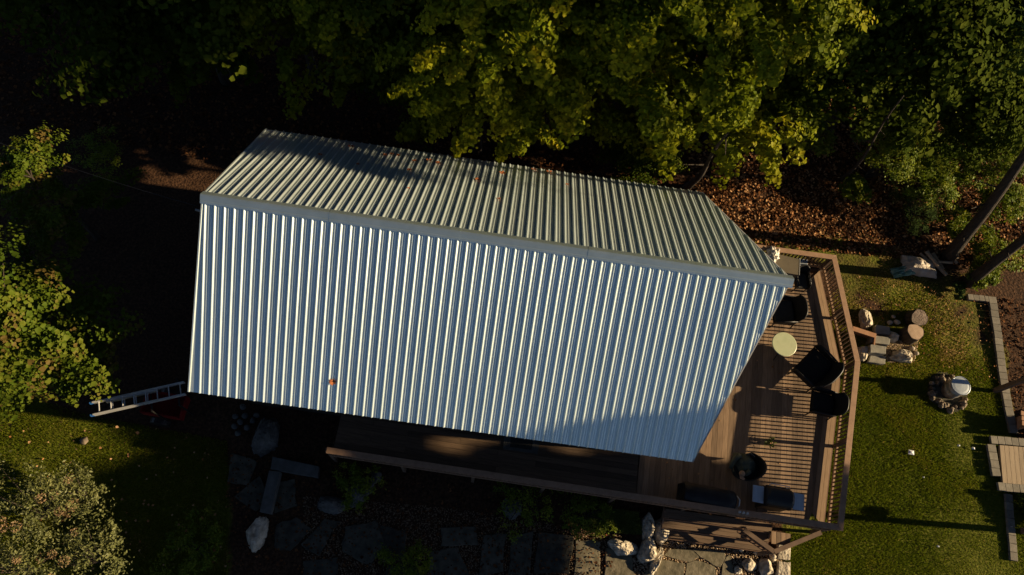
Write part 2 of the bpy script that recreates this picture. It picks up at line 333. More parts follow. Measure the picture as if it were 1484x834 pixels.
# ---------------------------------------------------------------- house
ROT = .0356; A_ = Vector((math.cos(ROT), math.sin(ROT), 0)); B_ = Vector((-math.sin(ROT), math.cos(ROT), 0))
O_ = Vector((-7.4462, 7.5558, 0)); RZ = 6.5; SL = .7928; WF, WB = 3.9369, 3.9008; LR, LE, LL = 13.8868, 12.5721, -.2151
def hp(t, w_, z): return O_ + A_ * t + B_ * w_ + Vector((0, 0, z))
house = thing('house', 'long house under a ribbed metal gable roof, blue-white front slope and grey-green back slope', 'house', tuple(hp(6, 0, 0)))
def make_roof(side):
    W = WF if side < 0 else WB
    slope_len = W * math.sqrt(1 + SL * SL)
    slope = thing('x', '', ''); COL.objects.unlink(slope); bpy.data.objects.remove(slope)
    n = Vector((0, 0, 1)) + B_ * side * SL; n.normalize()
    dn = (B_ * side - Vector((0, 0, SL))).normalized()
    # rib profile across one 0.9144 m sheet: (x, height)
    prof = []
    for r in range(4):
        x = r * .2286
        prof += [(x, 0.0), (x + .020, .028), (x + .034, .028), (x + .064, 0.0), (x + .106, 0.0), (x + .114, .006), (x + .120, .006), (x + .130, 0), (x + .164, 0.0), (x + .172, .006), (x + .178, .006), (x + .188, 0)]
    if side > 0: pass
    x0 = .02; k = 0
    while x0 < LR:
        pr = [(x0 + x, h) for x, h in prof] + [(x0 + .9144 + .002, 0.0)]
        pr = [(min(x, LR - .002), h if x < LR - .01 else 0) for x, h in pr]
        mb = MB(); vs = []; fs = []
        lift = .0015 * (k % 2)
        def smax(x):
            if x <= LE: return slope_len
            return max(.02, slope_len * (LR - x) / (LR - LE))
        segs = 6
        for x, h in pr:
            for j in range(segs + 1):
                s_ = smax(x) * j / segs
                xx = x
                p = O_ + A_ * xx + Vector((0, 0, RZ)) + dn * s_ + n * (h + lift + .012 + random.uniform(-.0006, .0006))
                vs.append(p)
        st = segs + 1
        for i in range(len(pr) - 1):
            if pr[i + 1][0] - pr[i][0] < 1e-5: continue
            for j in range(segs):
                q = (i * st + j, i * st + j + 1, (i + 1) * st + j + 1, (i + 1) * st + j)
                fs.append(q if side < 0 else tuple(reversed(q)))
        mb.add(vs, fs)
        o = mb.build('roof_panel', MAT['roof'], house)
        if side < 0: o.data.flip_normals() if False else None
        x0 += .9144; k += 1
    # slanting rake sheet on the left gable
    mb = MB(); vs = []
    for j in range(7):
        s_ = slope_len * j / 6; xl = LL * j / 6
        for x, h in ((xl - .03, -.10), (xl - .03, .03), (xl + .0, .03), (xl + .022, 0), (.02 + .0, 0)):
            vs.append(O_ + A_ * x + Vector((0, 0, RZ)) + dn * s_ + n * (h + .010))
    fs = []
    for j in range(6):
        for i in range(4):
            q = (j * 5 + i, (j + 1) * 5 + i, (j + 1) * 5 + i + 1, j * 5 + i + 1); fs.append(q if side < 0 else tuple(reversed(q)))
    mb.add(vs, fs).build('rake_sheet', MAT['roof'], house)
    # screws
    vs = []; fs = []
    for s_ in np.arange(.55, slope_len, .61):
        for x in np.arange(.02 + .075, LR, .2286):
            if s_ > (slope_len if x < LE else slope_len * (LR - x) / (LR - LE)) - .08: continue
            c = O_ + A_ * float(x) + Vector((0, 0, RZ)) + dn * float(s_) + n * .018
            b0 = len(vs); r = .007
            for a_ in range(4): vs.append(c + A_ * (r * math.cos(a_ * 1.571)) + dn * (r * math.sin(a_ * 1.571)))
            vs.append(c + n * .006)
            for a_ in range(4): fs.append((b0 + a_, b0 + (a_ + 1) % 4, b0 + 4))
    MB().add(vs, fs).build('screw', MAT['screw'], house, kind='stuff')
    # decking below the sheets: a thin slab
    mb = MB(); pts = [(-.02, 0), (LR - .05, 0), (LE - .05, slope_len - .05), (LL + .02, slope_len - .05)]
    top = [O_ + A_ * x + Vector((0, 0, RZ)) + dn * s_ for x, s_ in pts]; bot = [p - n * .16 for p in top]
    mb.add(top + bot, [(0, 1, 2, 3), (7, 6, 5, 4), (0, 4, 5, 1), (1, 5, 6, 2), (2, 6, 7, 3), (3, 7, 4, 0)]).build('roof_deck', MAT['trim'], house)
    # verge trim along the prow
    a = O_ + A_ * (LR + .01) + Vector((0, 0, RZ)) - n * .06; b = O_ + A_ * (LE + .01) + Vector((0, 0, RZ)) + dn * slope_len - n * .06
    MB().beam(a, b, .03, .16, n).build('verge_trim', MAT['winframe'], house)
    a = hp(LL, side * W, RZ - SL * W) - n * .07; b = hp(LE, side * W, RZ - SL * W) - n * .07
    MB().beam(a, b, .03, .12, n).build('eave_trim', MAT['trim'], house)
make_roof(-1); make_roof(1)
def ridge_cap():
    # four overlapping lengths of folded cap
    x0 = -.06; k = 0
    while x0 < LR + .03:
        x1 = min(x0 + 3.05, LR + .06)
        if LR + .06 - x1 < .8: x1 = LR + .06
        vs = []; cross = [(-.19, .020), (-.185, .047), (-.13, .052), (-.12, .046), (-.015, .051), (0, .056), (.015, .051), (.10, .046), (.135, .047), (.14, .020)]
        for x in (x0 - .03 * (k > 0), x1):
            for s_, h in cross:
                sg = -1 if s_ < 0 else 1; d = (B_ * sg - Vector((0, 0, SL))).normalized(); nn = (Vector((0, 0, 1)) + B_ * sg * SL).normalized()
                hh = h + .003 * (k % 2)
                p = O_ + A_ * x + Vector((0, 0, RZ)) + d * abs(s_) + nn * hh if s_ else O_ + A_ * x + Vector((0, 0, RZ + hh + .004))
                vs.append(p)
        m = len(cross); fs = [(i, m + i, m + i + 1, i + 1) for i in range(m - 1)] + [tuple(range(m)), tuple(range(2 * m - 1, m - 1, -1))]
        MB().add(vs, fs).build('ridge_cap', MAT['cap'], house)
        x0 = x1; k += 1
ridge_cap()
def walls():
    wl, wr, wf, wb = .25, 11.7, -3.35, 3.35
    zt = RZ - SL * 3.35 - .2
    th = .16
    MB().prism([hp(wl, wf, 0), hp(wr, wf, 0), hp(wr, wf + th, 0), hp(wl, wf + th, 0)], -.1, zt).build('front_wall', MAT['siding'], house)
    MB().prism([hp(wl, wb - th, 0), hp(wr, wb - th, 0), hp(wr, wb, 0), hp(wl, wb, 0)], -.1, zt).build('back_wall', MAT['siding'], house)
    # lap boards on the front wall (one per course)
    z = .95
    while z < zt - .1:
        MB().beam(hp(wl, wf - .012, z), hp(wr, wf - .012, z), .02, .17, (0, -.08, 1)).build('lap_board', MAT['siding'], house); z += .18
    # left gable, five-sided
    g = [hp(wl, wf, -.1), hp(wl, wb, -.1), hp(wl, wb, zt), hp(wl, 0, RZ - .25), hp(wl, wf, zt)]; g2 = [p + A_ * th for p in g]
    MB().add(g + g2, [(0, 1, 2, 3, 4), (9, 8, 7, 6, 5)] + [(i, i + 5, (i + 1) % 5 + 5, (i + 1) % 5) for i in range(5)]).build('gable_wall', MAT['siding'], house)
    # glazed prow: two window walls meeting under the ridge
    apex = 12.85
    for sd_ in (-1, 1):
        p0 = (wr, sd_ * 3.35); p1 = (apex, 0)
        nb = 4
        for i in range(nb + 1):
            f = i / nb; t = p0[0] + (p1[0] - p0[0]) * f; ww = p0[1] * (1 - f)
            MB().beam(hp(t, ww, .9), hp(t, ww, RZ - SL * abs(ww) - .3), .12, .12, B_).build('window_post', MAT['siding'], house)
        for i in range(nb):
            f0, f1 = i / nb + .02, (i + 1) / nb - .02
            q = []
            for f in (f0, f1): q.append((p0[0] + (p1[0] - p0[0]) * f, p0[1] * (1 - f)))
            fr = MB()
            for zz in (1.0, 2.95): fr.beam(hp(*q[0], zz), hp(*q[1], zz), .07, .08)
            for tt in q: fr.beam(hp(*tt, 1.04), hp(*tt, 2.91), .06, .07, B_)
            wdw = fr.build('window', MAT['winframe'], house)
            MB().add([hp(*q[0], 1.04), hp(*q[1], 1.04), hp(*q[1], 2.91), hp(*q[0], 2.91)], [(0, 1, 2, 3)]).build('pane', MAT['glass'], wdw)
            zz0, zz1 = 3.05, [RZ - SL * abs(tt[1]) - .34 for tt in q]
            if min(zz1) > zz0 + .1:
                MB().add([hp(*q[0], zz0), hp(*q[1], zz0), hp(*q[1], zz1[1]), hp(*q[0], zz1[0])], [(0, 1, 2, 3)]).build('pane', MAT['glass'], wdw)
    for t0, t1 in ((1.6, 2.8), (4.6, 5.6), (9.2, 10.6)):
        y = -3.35 - .03
        fr = MB()
        for zz in (1.55, 2.65): fr.beam(hp(t0, y, zz), hp(t1, y, zz), .05, .08)
        for tt in (t0, t1): fr.beam(hp(tt, y, 1.59), hp(tt, y, 2.61), .05, .08, B_)
        wdw = fr.build('window', MAT['winframe'], house)
        MB().add([hp(t0, y + .01, 1.59), hp(t1, y + .01, 1.59), hp(t1, y + .01, 2.61), hp(t0, y + .01, 2.61)], [(0, 1, 2, 3)]).build('pane', MAT['glass'], wdw)
    MB().prism([hp(wl, wf, 0), hp(wr, wf, 0), hp(apex, 0, 0), hp(wr, wb, 0), hp(wl, wb, 0)], .78, .86).build('floor_slab', MAT['trim'], house)
    MB().prism([hp(wr - .1, wf, 0), hp(wr, wf, 0), hp(apex, 0, 0), hp(wr, wb, 0), hp(wr - .1, wb, 0), hp(apex - .2, 0, 0)], -.1, .9).build('prow_foundation', MAT['concrete'], house)
walls()

# ---------------------------------------------------------------- deck
DZ = .9; RTOP = 1.8
cA, cB, cC, cD, cF = [at(*p, RTOP) for p in ((1060, 346), (1212, 370), (1247, 525), (1222, 770), (472, 657))]
for p in (cA, cB, cC, cD, cF): p.z = 0
cA = hp(11.75, (cA - O_).dot(B_) - .1, 0); cF = Vector(cF)
ring = [cA, cB, cC, cD, cF]
def inset(poly, d):
    """polyline moved to its left by d (A->B->C->D->F runs clockwise, so d>0 is outward)"""
    out = []
    for i, p in enumerate(poly):
        dirs = []
        if i > 0: dirs.append((p - poly[i - 1]).normalized())
        if i < len(poly) - 1: dirs.append((poly[i + 1] - p).normalized())
        ns = [Vector((-q.y, q.x, 0)) for q in dirs]
        nn = sum(ns, Vector((0, 0, 0))); nn.normalize(); k = 1 / max(.3, nn.dot(ns[0])); out.append(p + nn * d * k)
    return out
deck = thing('deck', 'brown timber deck with pointed end and slatted railing round the right end of the house', 'deck', tuple(cC))
edge = inset(ring, -.085 + .0)           # line of the balusters' outer face
bal_line = inset(ring, -.075); rim_line = inset(ring, -.13)
eA, eB, eC, eD, eF = inset(ring, -.15); bB, bC, bD = inset(ring, -.518)[1:4]
def yline(p, q, x): return p.y + (q.y - p.y) * (x - p.x) / (q.x - p.x)
xT = eB.x - .38; xD = eD.x - .42       # where the border boards meet the long edges
def ytop(x): return yline(eA, eB, x) if x < bB.x else yline(bB, bC, x)
def ybot(x): return yline(eD, eF, x) if x < bD.x else yline(bD, bC, x)
BW, GAP = .151, .0055
x = hp(11.75, -3.35, 0).x + .02; xsplit = x - .004
while x < bC.x - .03:
    x1 = min(x + BW, bC.x - .005)
    bx = [x]
    for br in (bB.x, bD.x):
        if x + .005 < br < x1 - .005: bx.append(br)
    bx = sorted(bx) + [x1]
    # trimmed where the glazed prow stands
    def hole(xx):
        t = (xx - O_.x)
        f = (12.95 - t) / (12.95 - 11.7)
        return max(0, min(1, f)) * 3.45
    hh = hole((x + x1) / 2); yc = hp((x + x1) / 2 - O_.x, 0, 0).y
    if hh > .05:
        MB().prism([(q, ybot(q)) for q in bx] + [(x1, yc - hh), (x, yc - hh)], DZ - .028, DZ).build('deck_board', MAT['deck'], deck)
        MB().prism([(x, yc + hh), (x1, yc + hh)] + [(q, ytop(q)) for q in reversed(bx)], DZ - .028, DZ).build('deck_board', MAT['deck'], deck)
    else:
        MB().prism([(q, ybot(q)) for q in bx] + [(q, ytop(q)) for q in reversed(bx)], DZ - .028, DZ).build('deck_board', MAT['deck'], deck)
    x += BW + GAP
# front walkway, boards along the wall
dv = (eF - eD).normalized(); nv = Vector((-dv.y, dv.x, 0)) * -1
start = eD + dv * ((eD.x - xsplit) / -dv.x)
wall_y = lambda: None
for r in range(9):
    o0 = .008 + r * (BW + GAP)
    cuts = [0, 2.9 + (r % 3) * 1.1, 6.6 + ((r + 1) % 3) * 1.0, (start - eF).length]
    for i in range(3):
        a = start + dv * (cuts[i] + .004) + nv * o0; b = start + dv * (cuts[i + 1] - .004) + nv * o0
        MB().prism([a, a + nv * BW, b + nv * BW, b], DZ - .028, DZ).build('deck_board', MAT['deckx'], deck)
# rim joists, skirt beams
rl = inset(ring, -.135)
for i in range(4): MB().beam(rl[i] + Vector((0, 0, DZ - .14)), rl[i + 1] + Vector((0, 0, DZ - .14)), .038, .22).build('rim_joist', MAT['baluster'], deck)
rr = inset(ring, -.17)
def cap_run(pts_w, z, h, mat, name, parent):
    a_ = inset(ring, .0); b_ = inset(ring, -pts_w)
    for i in range(len(ring) - 1):
        MB().prism([a_[i], b_[i], b_[i + 1], a_[i + 1]], z - h, z).build(name, mat, parent, bevel=.006)
cap_run(.165, RTOP, .036, MAT['rail'], 'rail_cap', deck)
rc = inset(ring, -.082)
for i in range(4):
    MB().beam(rc[i] + Vector((0, 0, DZ + .145)), rc[i + 1] + Vector((0, 0, DZ + .145)), .052, .088).build('bottom_rail', MAT['rail'], deck)
    MB().beam(rc[i] + Vector((0, 0, RTOP - .075)), rc[i + 1] + Vector((0, 0, RTOP - .075)), .036, .07).build('top_rail', MAT['baluster'], deck)
bm_ = MB().box((0, 0, (RTOP - .05 + DZ + .18) / 2), (.034, .034, RTOP - .05 - DZ - .18)); proto_b = None
bo = inset(ring, -.086)
for i in range(4):
    a, b = bo[i], bo[i + 1]; L = (b - a).length; n = int(L / .118); rz = math.atan2((b - a).y, (b - a).x)
    for k in range(1, n):
        p = a + (b - a) * (k / n); loc = p - off(deck)
        if proto_b is None:
            proto_b = bm_.build('baluster', MAT['baluster'], deck, local=True); proto_b.location = (loc.x, loc.y, 0); proto_b.rotation_euler = (0, 0, rz)
        else: dup_mesh(proto_b, (loc.x, loc.y, 0), deck, rz)
# posts
po = inset(ring, -.105); proto_p = None
def post_at(p, rz):
    global proto_p
    loc = p - off(deck)
    if proto_p is None:
        proto_p = MB().box((0, 0, (RTOP - .04) / 2 - .02), (.09, .09, RTOP - .02)).build('post', MAT['post'], deck, local=True)
        proto_p.location = (loc.x, loc.y, 0); proto_p.rotation_euler = (0, 0, rz)
    else: dup_mesh(proto_p, (loc.x, loc.y, 0), deck, rz)
for i in range(4):
    a, b = po[i], po[i + 1]; L = (b - a).length; n = max(1, round(L / 2.1)) if i != 2 else 2; rz = math.atan2((b - a).y, (b - a).x)
    for k in range(0 if i else 1, n): post_at(a + (b - a) * (k / n), rz)
post_at(po[4], 0)
# border boards following the pointed end
for seg in (1, 2):
    for k in range(3):
        o_ = inset(ring, -.16 - k * .118); i_ = inset(ring, -.16 - k * .118 - .112)
        MB().prism([o_[seg], i_[seg], i_[seg + 1], o_[seg + 1]], DZ - .026, DZ + .002).build('border_board', MAT['bench'], deck)

# stairs from the deck down to the flagstones
def stairs():
    st = thing('deck_stairs', 'brown timber steps with slanting handrail down from the deck front to the flagstones', 'stairs', tuple(at(1050, 775)))
    dv2 = A_; nv2 = -B_
    p0 = at(962, 765, .7); p1 = at(1118, 789, .7); w_ = (p1 - p0).dot(A_)
    base = Vector((p0.x, eD.y + (p0.x - eD.x) * (eF.y - eD.y) / (eF.x - eD.x), 0))
    for k, z in enumerate((.66, .44, .22)):
        for j in range(2):
            a = base + nv2 * (.10 + k * .25 + j * .122); b = a + dv2 * w_
            MB().prism([a, b, b + nv2 * .116, a + nv2 * .116], z - .035, z).build('tread_board', MAT['deckx'], st)
        a = base + nv2 * (.348 + k * .25); MB().prism([a, a + dv2 * w_, a + dv2 * w_ + nv2 * .02, a + nv2 * .02], z - .22, z - .037).build('riser', MAT['baluster'], st)
    for e in (0, w_):
        a = base + dv2 * e
        MB().beam(a + nv2 * .1 + Vector((0, 0, .62)), a + nv2 * .88 + Vector((0, 0, .05)), .04, .2).build('stringer', MAT['baluster'], st)
    # landing at the right of the treads with its own low rail
    L0 = [at(x_, y_, .68) for x_, y_ in ((1118, 770), (1146, 774), (1146, 792), (1118, 788))]
    for k in range(4):
        f0, f1 = k / 4 + .004, (k + 1) / 4 - .012
        MB().prism([L0[3].lerp(L0[2], f0), L0[3].lerp(L0[2], f1), L0[0].lerp(L0[1], f1), L0[0].lerp(L0[1], f0)], .655, .683).build('landing_board', MAT['deck'], st)
    R0 = [at(x_, y_, 1.25) for x_, y_ in ((1078, 768), (1122, 800), (1190, 772))]
    for i in range(2):
        a, b = R0[i], R0[i + 1]; MB().beam(a, b, .12, .036 + .003 * i).build('handrail', MAT['post'], st)
        n = int((b - a).length / .13); zb = .72
        MB().beam((a.x, a.y, zb), (b.x, b.y, zb), .04, .08).build('bottom_rail', MAT['baluster'], st)
        for k in range(1, n if i == 0 else 1):
            p = a.lerp(b, k / n); MB().box((p.x, p.y, (zb + 1.23) / 2), (.034, .034, 1.21 - zb), ROT).build('baluster', MAT['baluster'], st)
    p = R0[1]; MB().box((p.x, p.y, .61), (.09, .09, 1.20), ROT).build('newel_post', MAT['post'], st)
stairs()

# ---------------------------------------------------------------- furniture on the deck
def chair(name, label, loc, rotz, backlean=.12, width=.72, seatmat=None):
    """deep outdoor armchair, opens towards local -X, rounded back at +X"""
    t = thing(name, label, 'chair', loc, rotz, None)
    W = width; D = .70
    # seat frame + cushion
    MB().box((0, 0, .36), (D, W - .08, .07)).build('seat', MAT['black'], t, local=True, bevel=.02)
    MB().box((-.03, 0, .435), (D - .1, W - .16, .09)).build('cushion', seatmat or MAT['black'], t, local=True, bevel=.035)
    # back: curved shell of rounded outline
    nu, nv_ = 14, 6; vs = []; fs = []
    for lay in (0, 1):
        for j in range(nv_ + 1):
            for i in range(nu + 1):
                u = -1 + 2 * i / nu; v = j / nv_
                ht = .40 + v * (.50 - .10 * abs(u) ** 4)
                bx_ = D / 2 - .02 + v * backlean * 1.3 - .13 * abs(u) ** 3 + (.05 if lay else 0)
                vs.append((bx_, u * (W / 2 - .015 - .02 * v + (.0 if not lay else .004)), ht + (.03 if lay else 0) * v))
    m = nu + 1; K = m * (nv_ + 1)
    for j in range(nv_):
        for i in range(nu):
            fs.append((j * m + i, (j + 1) * m + i, (j + 1) * m + i + 1, j * m + i + 1)); q = (K + j * m + i, K + j * m + i + 1, K + (j + 1) * m + i + 1, K + (j + 1) * m + i); fs.append(q)
    for i in range(nu):
        fs.append((i, i + 1, K + i + 1, K + i)); b0 = nv_ * m; fs.append((b0 + i + 1, b0 + i, K + b0 + i, K + b0 + i + 1))
    for j in range(nv_):
        fs.append(((j + 1) * m, j * m, K + j * m, K + (j + 1) * m)); fs.append((j * m + nu, (j + 1) * m + nu, K + (j + 1) * m + nu, K + j * m + nu))
    MB().add(vs, fs).build('backrest', MAT['black'], t, local=True, smooth=True)
    top = [(D / 2 + backlean * 1.3 + .005 - .13 * abs(u) ** 3, u * (W / 2 - .03), .915 - .10 * abs(u) ** 4) for u in np.linspace(-1, 1, 15)]
    MB().tube(top, .022, 8).build('back_rim', MAT['blackmetal'], t, local=True, smooth=True)
    for s_ in (-1, 1):
        MB().tube([(D / 2 - .05, s_ * (W / 2 - .02), .62), (.0, s_ * (W / 2), .64), (-.28, s_ * (W / 2), .62), (-D / 2 + .02, s_ * (W / 2 - .01), .52), (-D / 2 + .01, s_ * (W / 2 - .02), .36)], .026, 8).build('armrest', MAT['blackmetal'], t, local=True, smooth=True)
        MB().box((-.03, s_ * (W / 2 - .02), .48), (D - .12, .03, .22)).build('side_panel', MAT['black'], t, local=True, bevel=.01)
        for e in (-1, 1): MB().tube([(e * (D / 2 - .05), s_ * (W / 2 - .05), .34), (e * (D / 2 - .03), s_ * (W / 2 - .03), 0)], .02, 8).build('leg', MAT['blackmetal'], t, local=True)
    return t
zd = DZ
g = 'black rounded armchairs on the deck'
p = at(1183, 533, 1.35); chair('armchair', 'larger black armchair turned at an angle, between the pale round table and the right railing', (p.x - .05, p.y, zd), math.radians(-38) + .0, width=1.0).scale = (1.15, 1.15, 1.0)
p = at(1195, 585, 1.35); chair('armchair', 'smaller black armchair square to the right railing, just below the angled one', (p.x - .03, p.y, zd), math.radians(-5), width=.74)
p = at(1138, 452, 1.3); c3 = chair('armchair', 'black armchair with dark grey cushion half under the roof tip', (p.x - .05, p.y, zd), math.radians(8), width=.85, seatmat=MAT['cushion'])
p = at(1160, 407, 1.2); chair('patio_chair', 'small dark chair tucked in beside the brown square table near the roof tip', (p.x, p.y, zd), math.radians(100), width=.55, seatmat=MAT['cushion'], backlean=.05).scale = (.8, .8, .8)
for o in [o for o in COL.objects if o.get('category') == 'chair']: o['group'] = g

def round_table(px, py):
    p = at(px, py, zd + .73)
    t = thing('round_table', 'small round patio table with a pale green top next to the roof edge', 'table', (p.x, p.y, zd))
    MB().lathe((0, 0, .70), [(.36, 0), (.372, .006), (.375, .015), (.372, .024), (.36, .03)], 48).build('tabletop', MAT['pale_top'], t, local=True, smooth=False)
    MB().tube([(math.cos(a) * .355, math.sin(a) * .355, .69) for a in np.linspace(0, 2 * math.pi, 25)], .012, 6, cap=False).build('rim', MAT['blackmetal'], t, local=True)
    for k in range(3):
        a = k * 2.094 + .4
        MB().tube([(math.cos(a) * .30, math.sin(a) * .30, .69), (math.cos(a) * .10, math.sin(a) * .10, .40), (math.cos(a) * .28, math.sin(a) * .28, 0)], .013, 6).build('leg', MAT['blackmetal'], t, local=True, smooth=True)
round_table(1137, 499)

def square_table():
    zt = zd + .78
    q = [at(x, y, zt) for x, y in ((1118, 366), (1159, 376), (1158, 399), (1112, 391))]
    c = sum(q, Vector((0, 0, 0))) / 4
    t = thing('square_table', 'brown square table with a draped front flap beside the roof tip', 'table', (c.x, c.y, zd))
    MB().prism([v - Vector((c.x, c.y, 0)) + Vector((0, 0, 0)) for v in q], .75, .78).build('tabletop', MAT['brown_top'], t, local=True, bevel=.006)
    a, b = [v - Vector((c.x, c.y, zd)) for v in (q[3], q[2])]
    dn = Vector((.02, -.05, -.45))
    MB().add([a + Vector((0, 0, -.02)), b + Vector((0, 0, -.02)), b + dn + Vector((-.12, 0, 0)), a + dn, a + Vector((0, .01, -.02)), b + Vector((0, .01, -.02)), b + dn + Vector((-.12, .01, 0)), a + dn + Vector((0, .01, 0))],
             [(0, 3, 2, 1), (4, 5, 6, 7), (0, 1, 5, 4), (1, 2, 6, 5), (2, 3, 7, 6), (3, 0, 4, 7)]).build('cloth_flap', MAT['brown_top'], t, local=True)
    b1, c1 = [v - Vector((c.x, c.y, zd)) for v in (q[1], q[2])]
    MB().beam(b1 + Vector((.008, 0, -.012)), c1 + Vector((.008, 0, -.012)), .014, .04).build('edge_trim', MAT['winframe'], t, local=True)
    for v in q:
        l = (v - Vector((c.x, c.y, zt))) * .88
        MB().box((l.x, l.y, .372), (.045, .045, .745)).build('leg', MAT['blackmetal'], t, local=True)
square_table()
def blob_mesh(name, c, r, mat, parent=None, seed=0, amp=.25, sub=3, flat=1.0, local=False, freq=1.6, facet=False, smooth=True, sharp=0):
    import bmesh
    from mathutils import noise as mn
    bm = bmesh.new(); bmesh.ops.create_icosphere(bm, subdivisions=sub, radius=1.0)
    planes = []
    rs = random.Random(seed)
    for k in range(sharp):
        v = Vector((rs.gauss(0, 1), rs.gauss(0, 1), abs(rs.gauss(0, .8)))).normalized(); planes.append((v, rs.uniform(.55, .88)))
    for v in bm.verts:
        d = v.co.normalized(); h = mn.fractal(d * freq + Vector((seed * 3.7, seed * 1.3, 0)), .9, 2.1, 4)
        co = d * (1 + amp * h)
        for n_, k in planes:
            e = co.dot(n_)
            if e > k: co = co - n_ * (e - k) * .7
        if sharp > 5: co = co * (1 + .10 * mn.fractal(d * 5.5 + Vector((seed, 0, 0)), .8, 2.1, 4))
        v.co = Vector((co.x * r[0], co.y * r[1], co.z * r[2] * flat))
        if v.co.z < -r[2] * .45: v.co.z = -r[2] * .45
    me = bpy.data.meshes.new(name); bm.to_mesh(me); bm.free(); me.materials.append(mat)
    if smooth: me.shade_smooth()
    o = bpy.data.objects.new(name, me); COL.objects.link(o); o.parent = parent
    o.location = Vector(c) - (off(parent) if not local else Vector((0, 0, 0)))
    return o
# crumpled white cloth on the table corner
p = at(1119, 371, zd + .86); o = blob_mesh('cloth_bag', (p.x, p.y, zd + .88), (.17, .26, .18), MAT['white'], seed=5, amp=.8, sub=4, freq=2.6)
tag(o, 'crumpled white cloth bag on the corner of the brown square table', 'bag')
p = at(1166, 383, zd + .5)
t = thing('cooler', 'small blue-grey cooler box behind the brown square table', 'cooler', (p.x - .05, p.y + .08, zd))
MB().box((0, 0, .19), (.34, .24, .38)).build('body', MAT['steel'], t, local=True, bevel=.02); MB().box((0, 0, .405), (.36, .26, .05)).build('lid', MAT['steel'], t, local=True, bevel=.015)

# swivel chair with a jacket
p = at(1084, 676, zd + .55)
sc_ = thing('swivel_chair', 'round black swivel chair with an olive-green jacket thrown over it, near the grill', 'chair', (p.x, p.y, zd), 0)
MB().lathe((0, 0, 0), [(.30, 0), (.30, .03), (.05, .06), (.05, .3), (.2, .34)], 20).build('base', MAT['blackmetal'], sc_, local=True, smooth=True)
MB().lathe((0, 0, .34), [(.30, 0), (.36, .04), (.37, .12), (.30, .16)], 28).build('seat', MAT['black'], sc_, local=True, smooth=True)
vs = []; fs = []; na = 18; nj = 5
for lay in (0, 1):
    for j in range(nj + 1):
        for i in range(na + 1):
            a = math.radians(-105 + 185 * i / na); h = .38 + j / nj * (.18 + .32 * math.cos(math.radians(-105 + 185 * i / na + 12)) ** 2 * (1 if abs(-105 + 185 * i / na + 12) < 90 else 0)); r = (.37 if lay else .33) + .05 * j / nj
            vs.append((math.cos(a) * r, math.sin(a) * r, h))
m = na + 1; K = m * (nj + 1)
for j in range(nj):
    for i in range(na):
        fs.append((j * m + i, (j + 1) * m + i, (j + 1) * m + i + 1, j * m + i + 1)); fs.append((K + j * m + i, K + j * m + i + 1, K + (j + 1) * m + i + 1, K + (j + 1) * m + i))
b0 = nj * m
for i in range(na): fs.append((b0 + i + 1, b0 + i, K + b0 + i, K + b0 + i + 1))
MB().add(vs, fs).build('backrest', MAT['black'], sc_, local=True, smooth=True)
MB().tube([(math.cos(math.radians(d_)) * .40, math.sin(math.radians(d_)) * .40, .57 + .32 * (math.cos(math.radians(d_ + 12)) ** 2 if abs(d_ + 12) < 90 else 0)) for d_ in range(-105, 82, 9)], .02, 8).build('back_rim', MAT['blackmetal'], sc_, local=True, smooth=True)
jk = thing('jacket', 'olive-green jacket draped over the round swivel chair', 'jacket', (p.x - .08, p.y + .05, zd + .6))
def jacket_part():
    nx_, ny_ = 22, 18; vs = []; fs = []
    for j in range(ny_ + 1):
        for i in range(nx_ + 1):
            u = -1 + 2 * i / nx_; v = -1 + 2 * j / ny_
            wv = .30 + .03 * math.sin(3 * v + 1)
            z = .17 - .30 * u * u - .22 * v * v + .025 * math.sin(9 * u + 3 * v) + .02 * math.sin(7 * v - 2 * u)
            vs.append((u * wv, v * .28 - .04 * u, z))
    m = nx_ + 1
    for j in range(ny_):
        for i in range(nx_): fs.append((j * m + i, j * m + i + 1, (j + 1) * m + i + 1, (j + 1) * m + i))
    o = MB().add(vs, fs).build('torso_cloth', MAT['olive'], jk, local=True, smooth=True); sm = o.modifiers.new('s', 'SOLIDIFY'); sm.thickness = .02
    MB().tube([(-.20, .20, .08), (-.32, .08, .06), (-.38, -.06, -.02), (-.40, -.18, -.10)], [.075, .07, .062, .055], 10).build('sleeve', MAT['olive'], jk, local=True, smooth=True)
    MB().tube([(.10, -.20, .08), (.02, -.28, .06), (-.10, -.33, .0)], [.07, .065, .055], 10).build('sleeve', MAT['olive'], jk, local=True, smooth=True)
    MB().tube([(-.05, .22, .12), (.08, .27, .13), (.2, .2, .1)], [.03, .035, .03], 8).build('collar', MAT['cushion'], jk, local=True, smooth=True)
jacket_part()
p2 = at(1075, 687, zd + .65)
cap_t = thing('cap', 'tan cap lying at the lower edge of the olive jacket', 'cap', (p2.x, p2.y, zd + .66))
MB().lathe((0, 0, 0), [(.085, 0), (.082, .04), (.06, .075), (.02, .09)], 18).build('crown', MAT['tan'], cap_t, local=True, smooth=True)
MB().prism([(.02, -.07), (.10, -.12), (.06, -.17), (-.05, -.15), (-.07, -.05)], .005, .012).build('visor', MAT['tan'], cap_t, local=True)

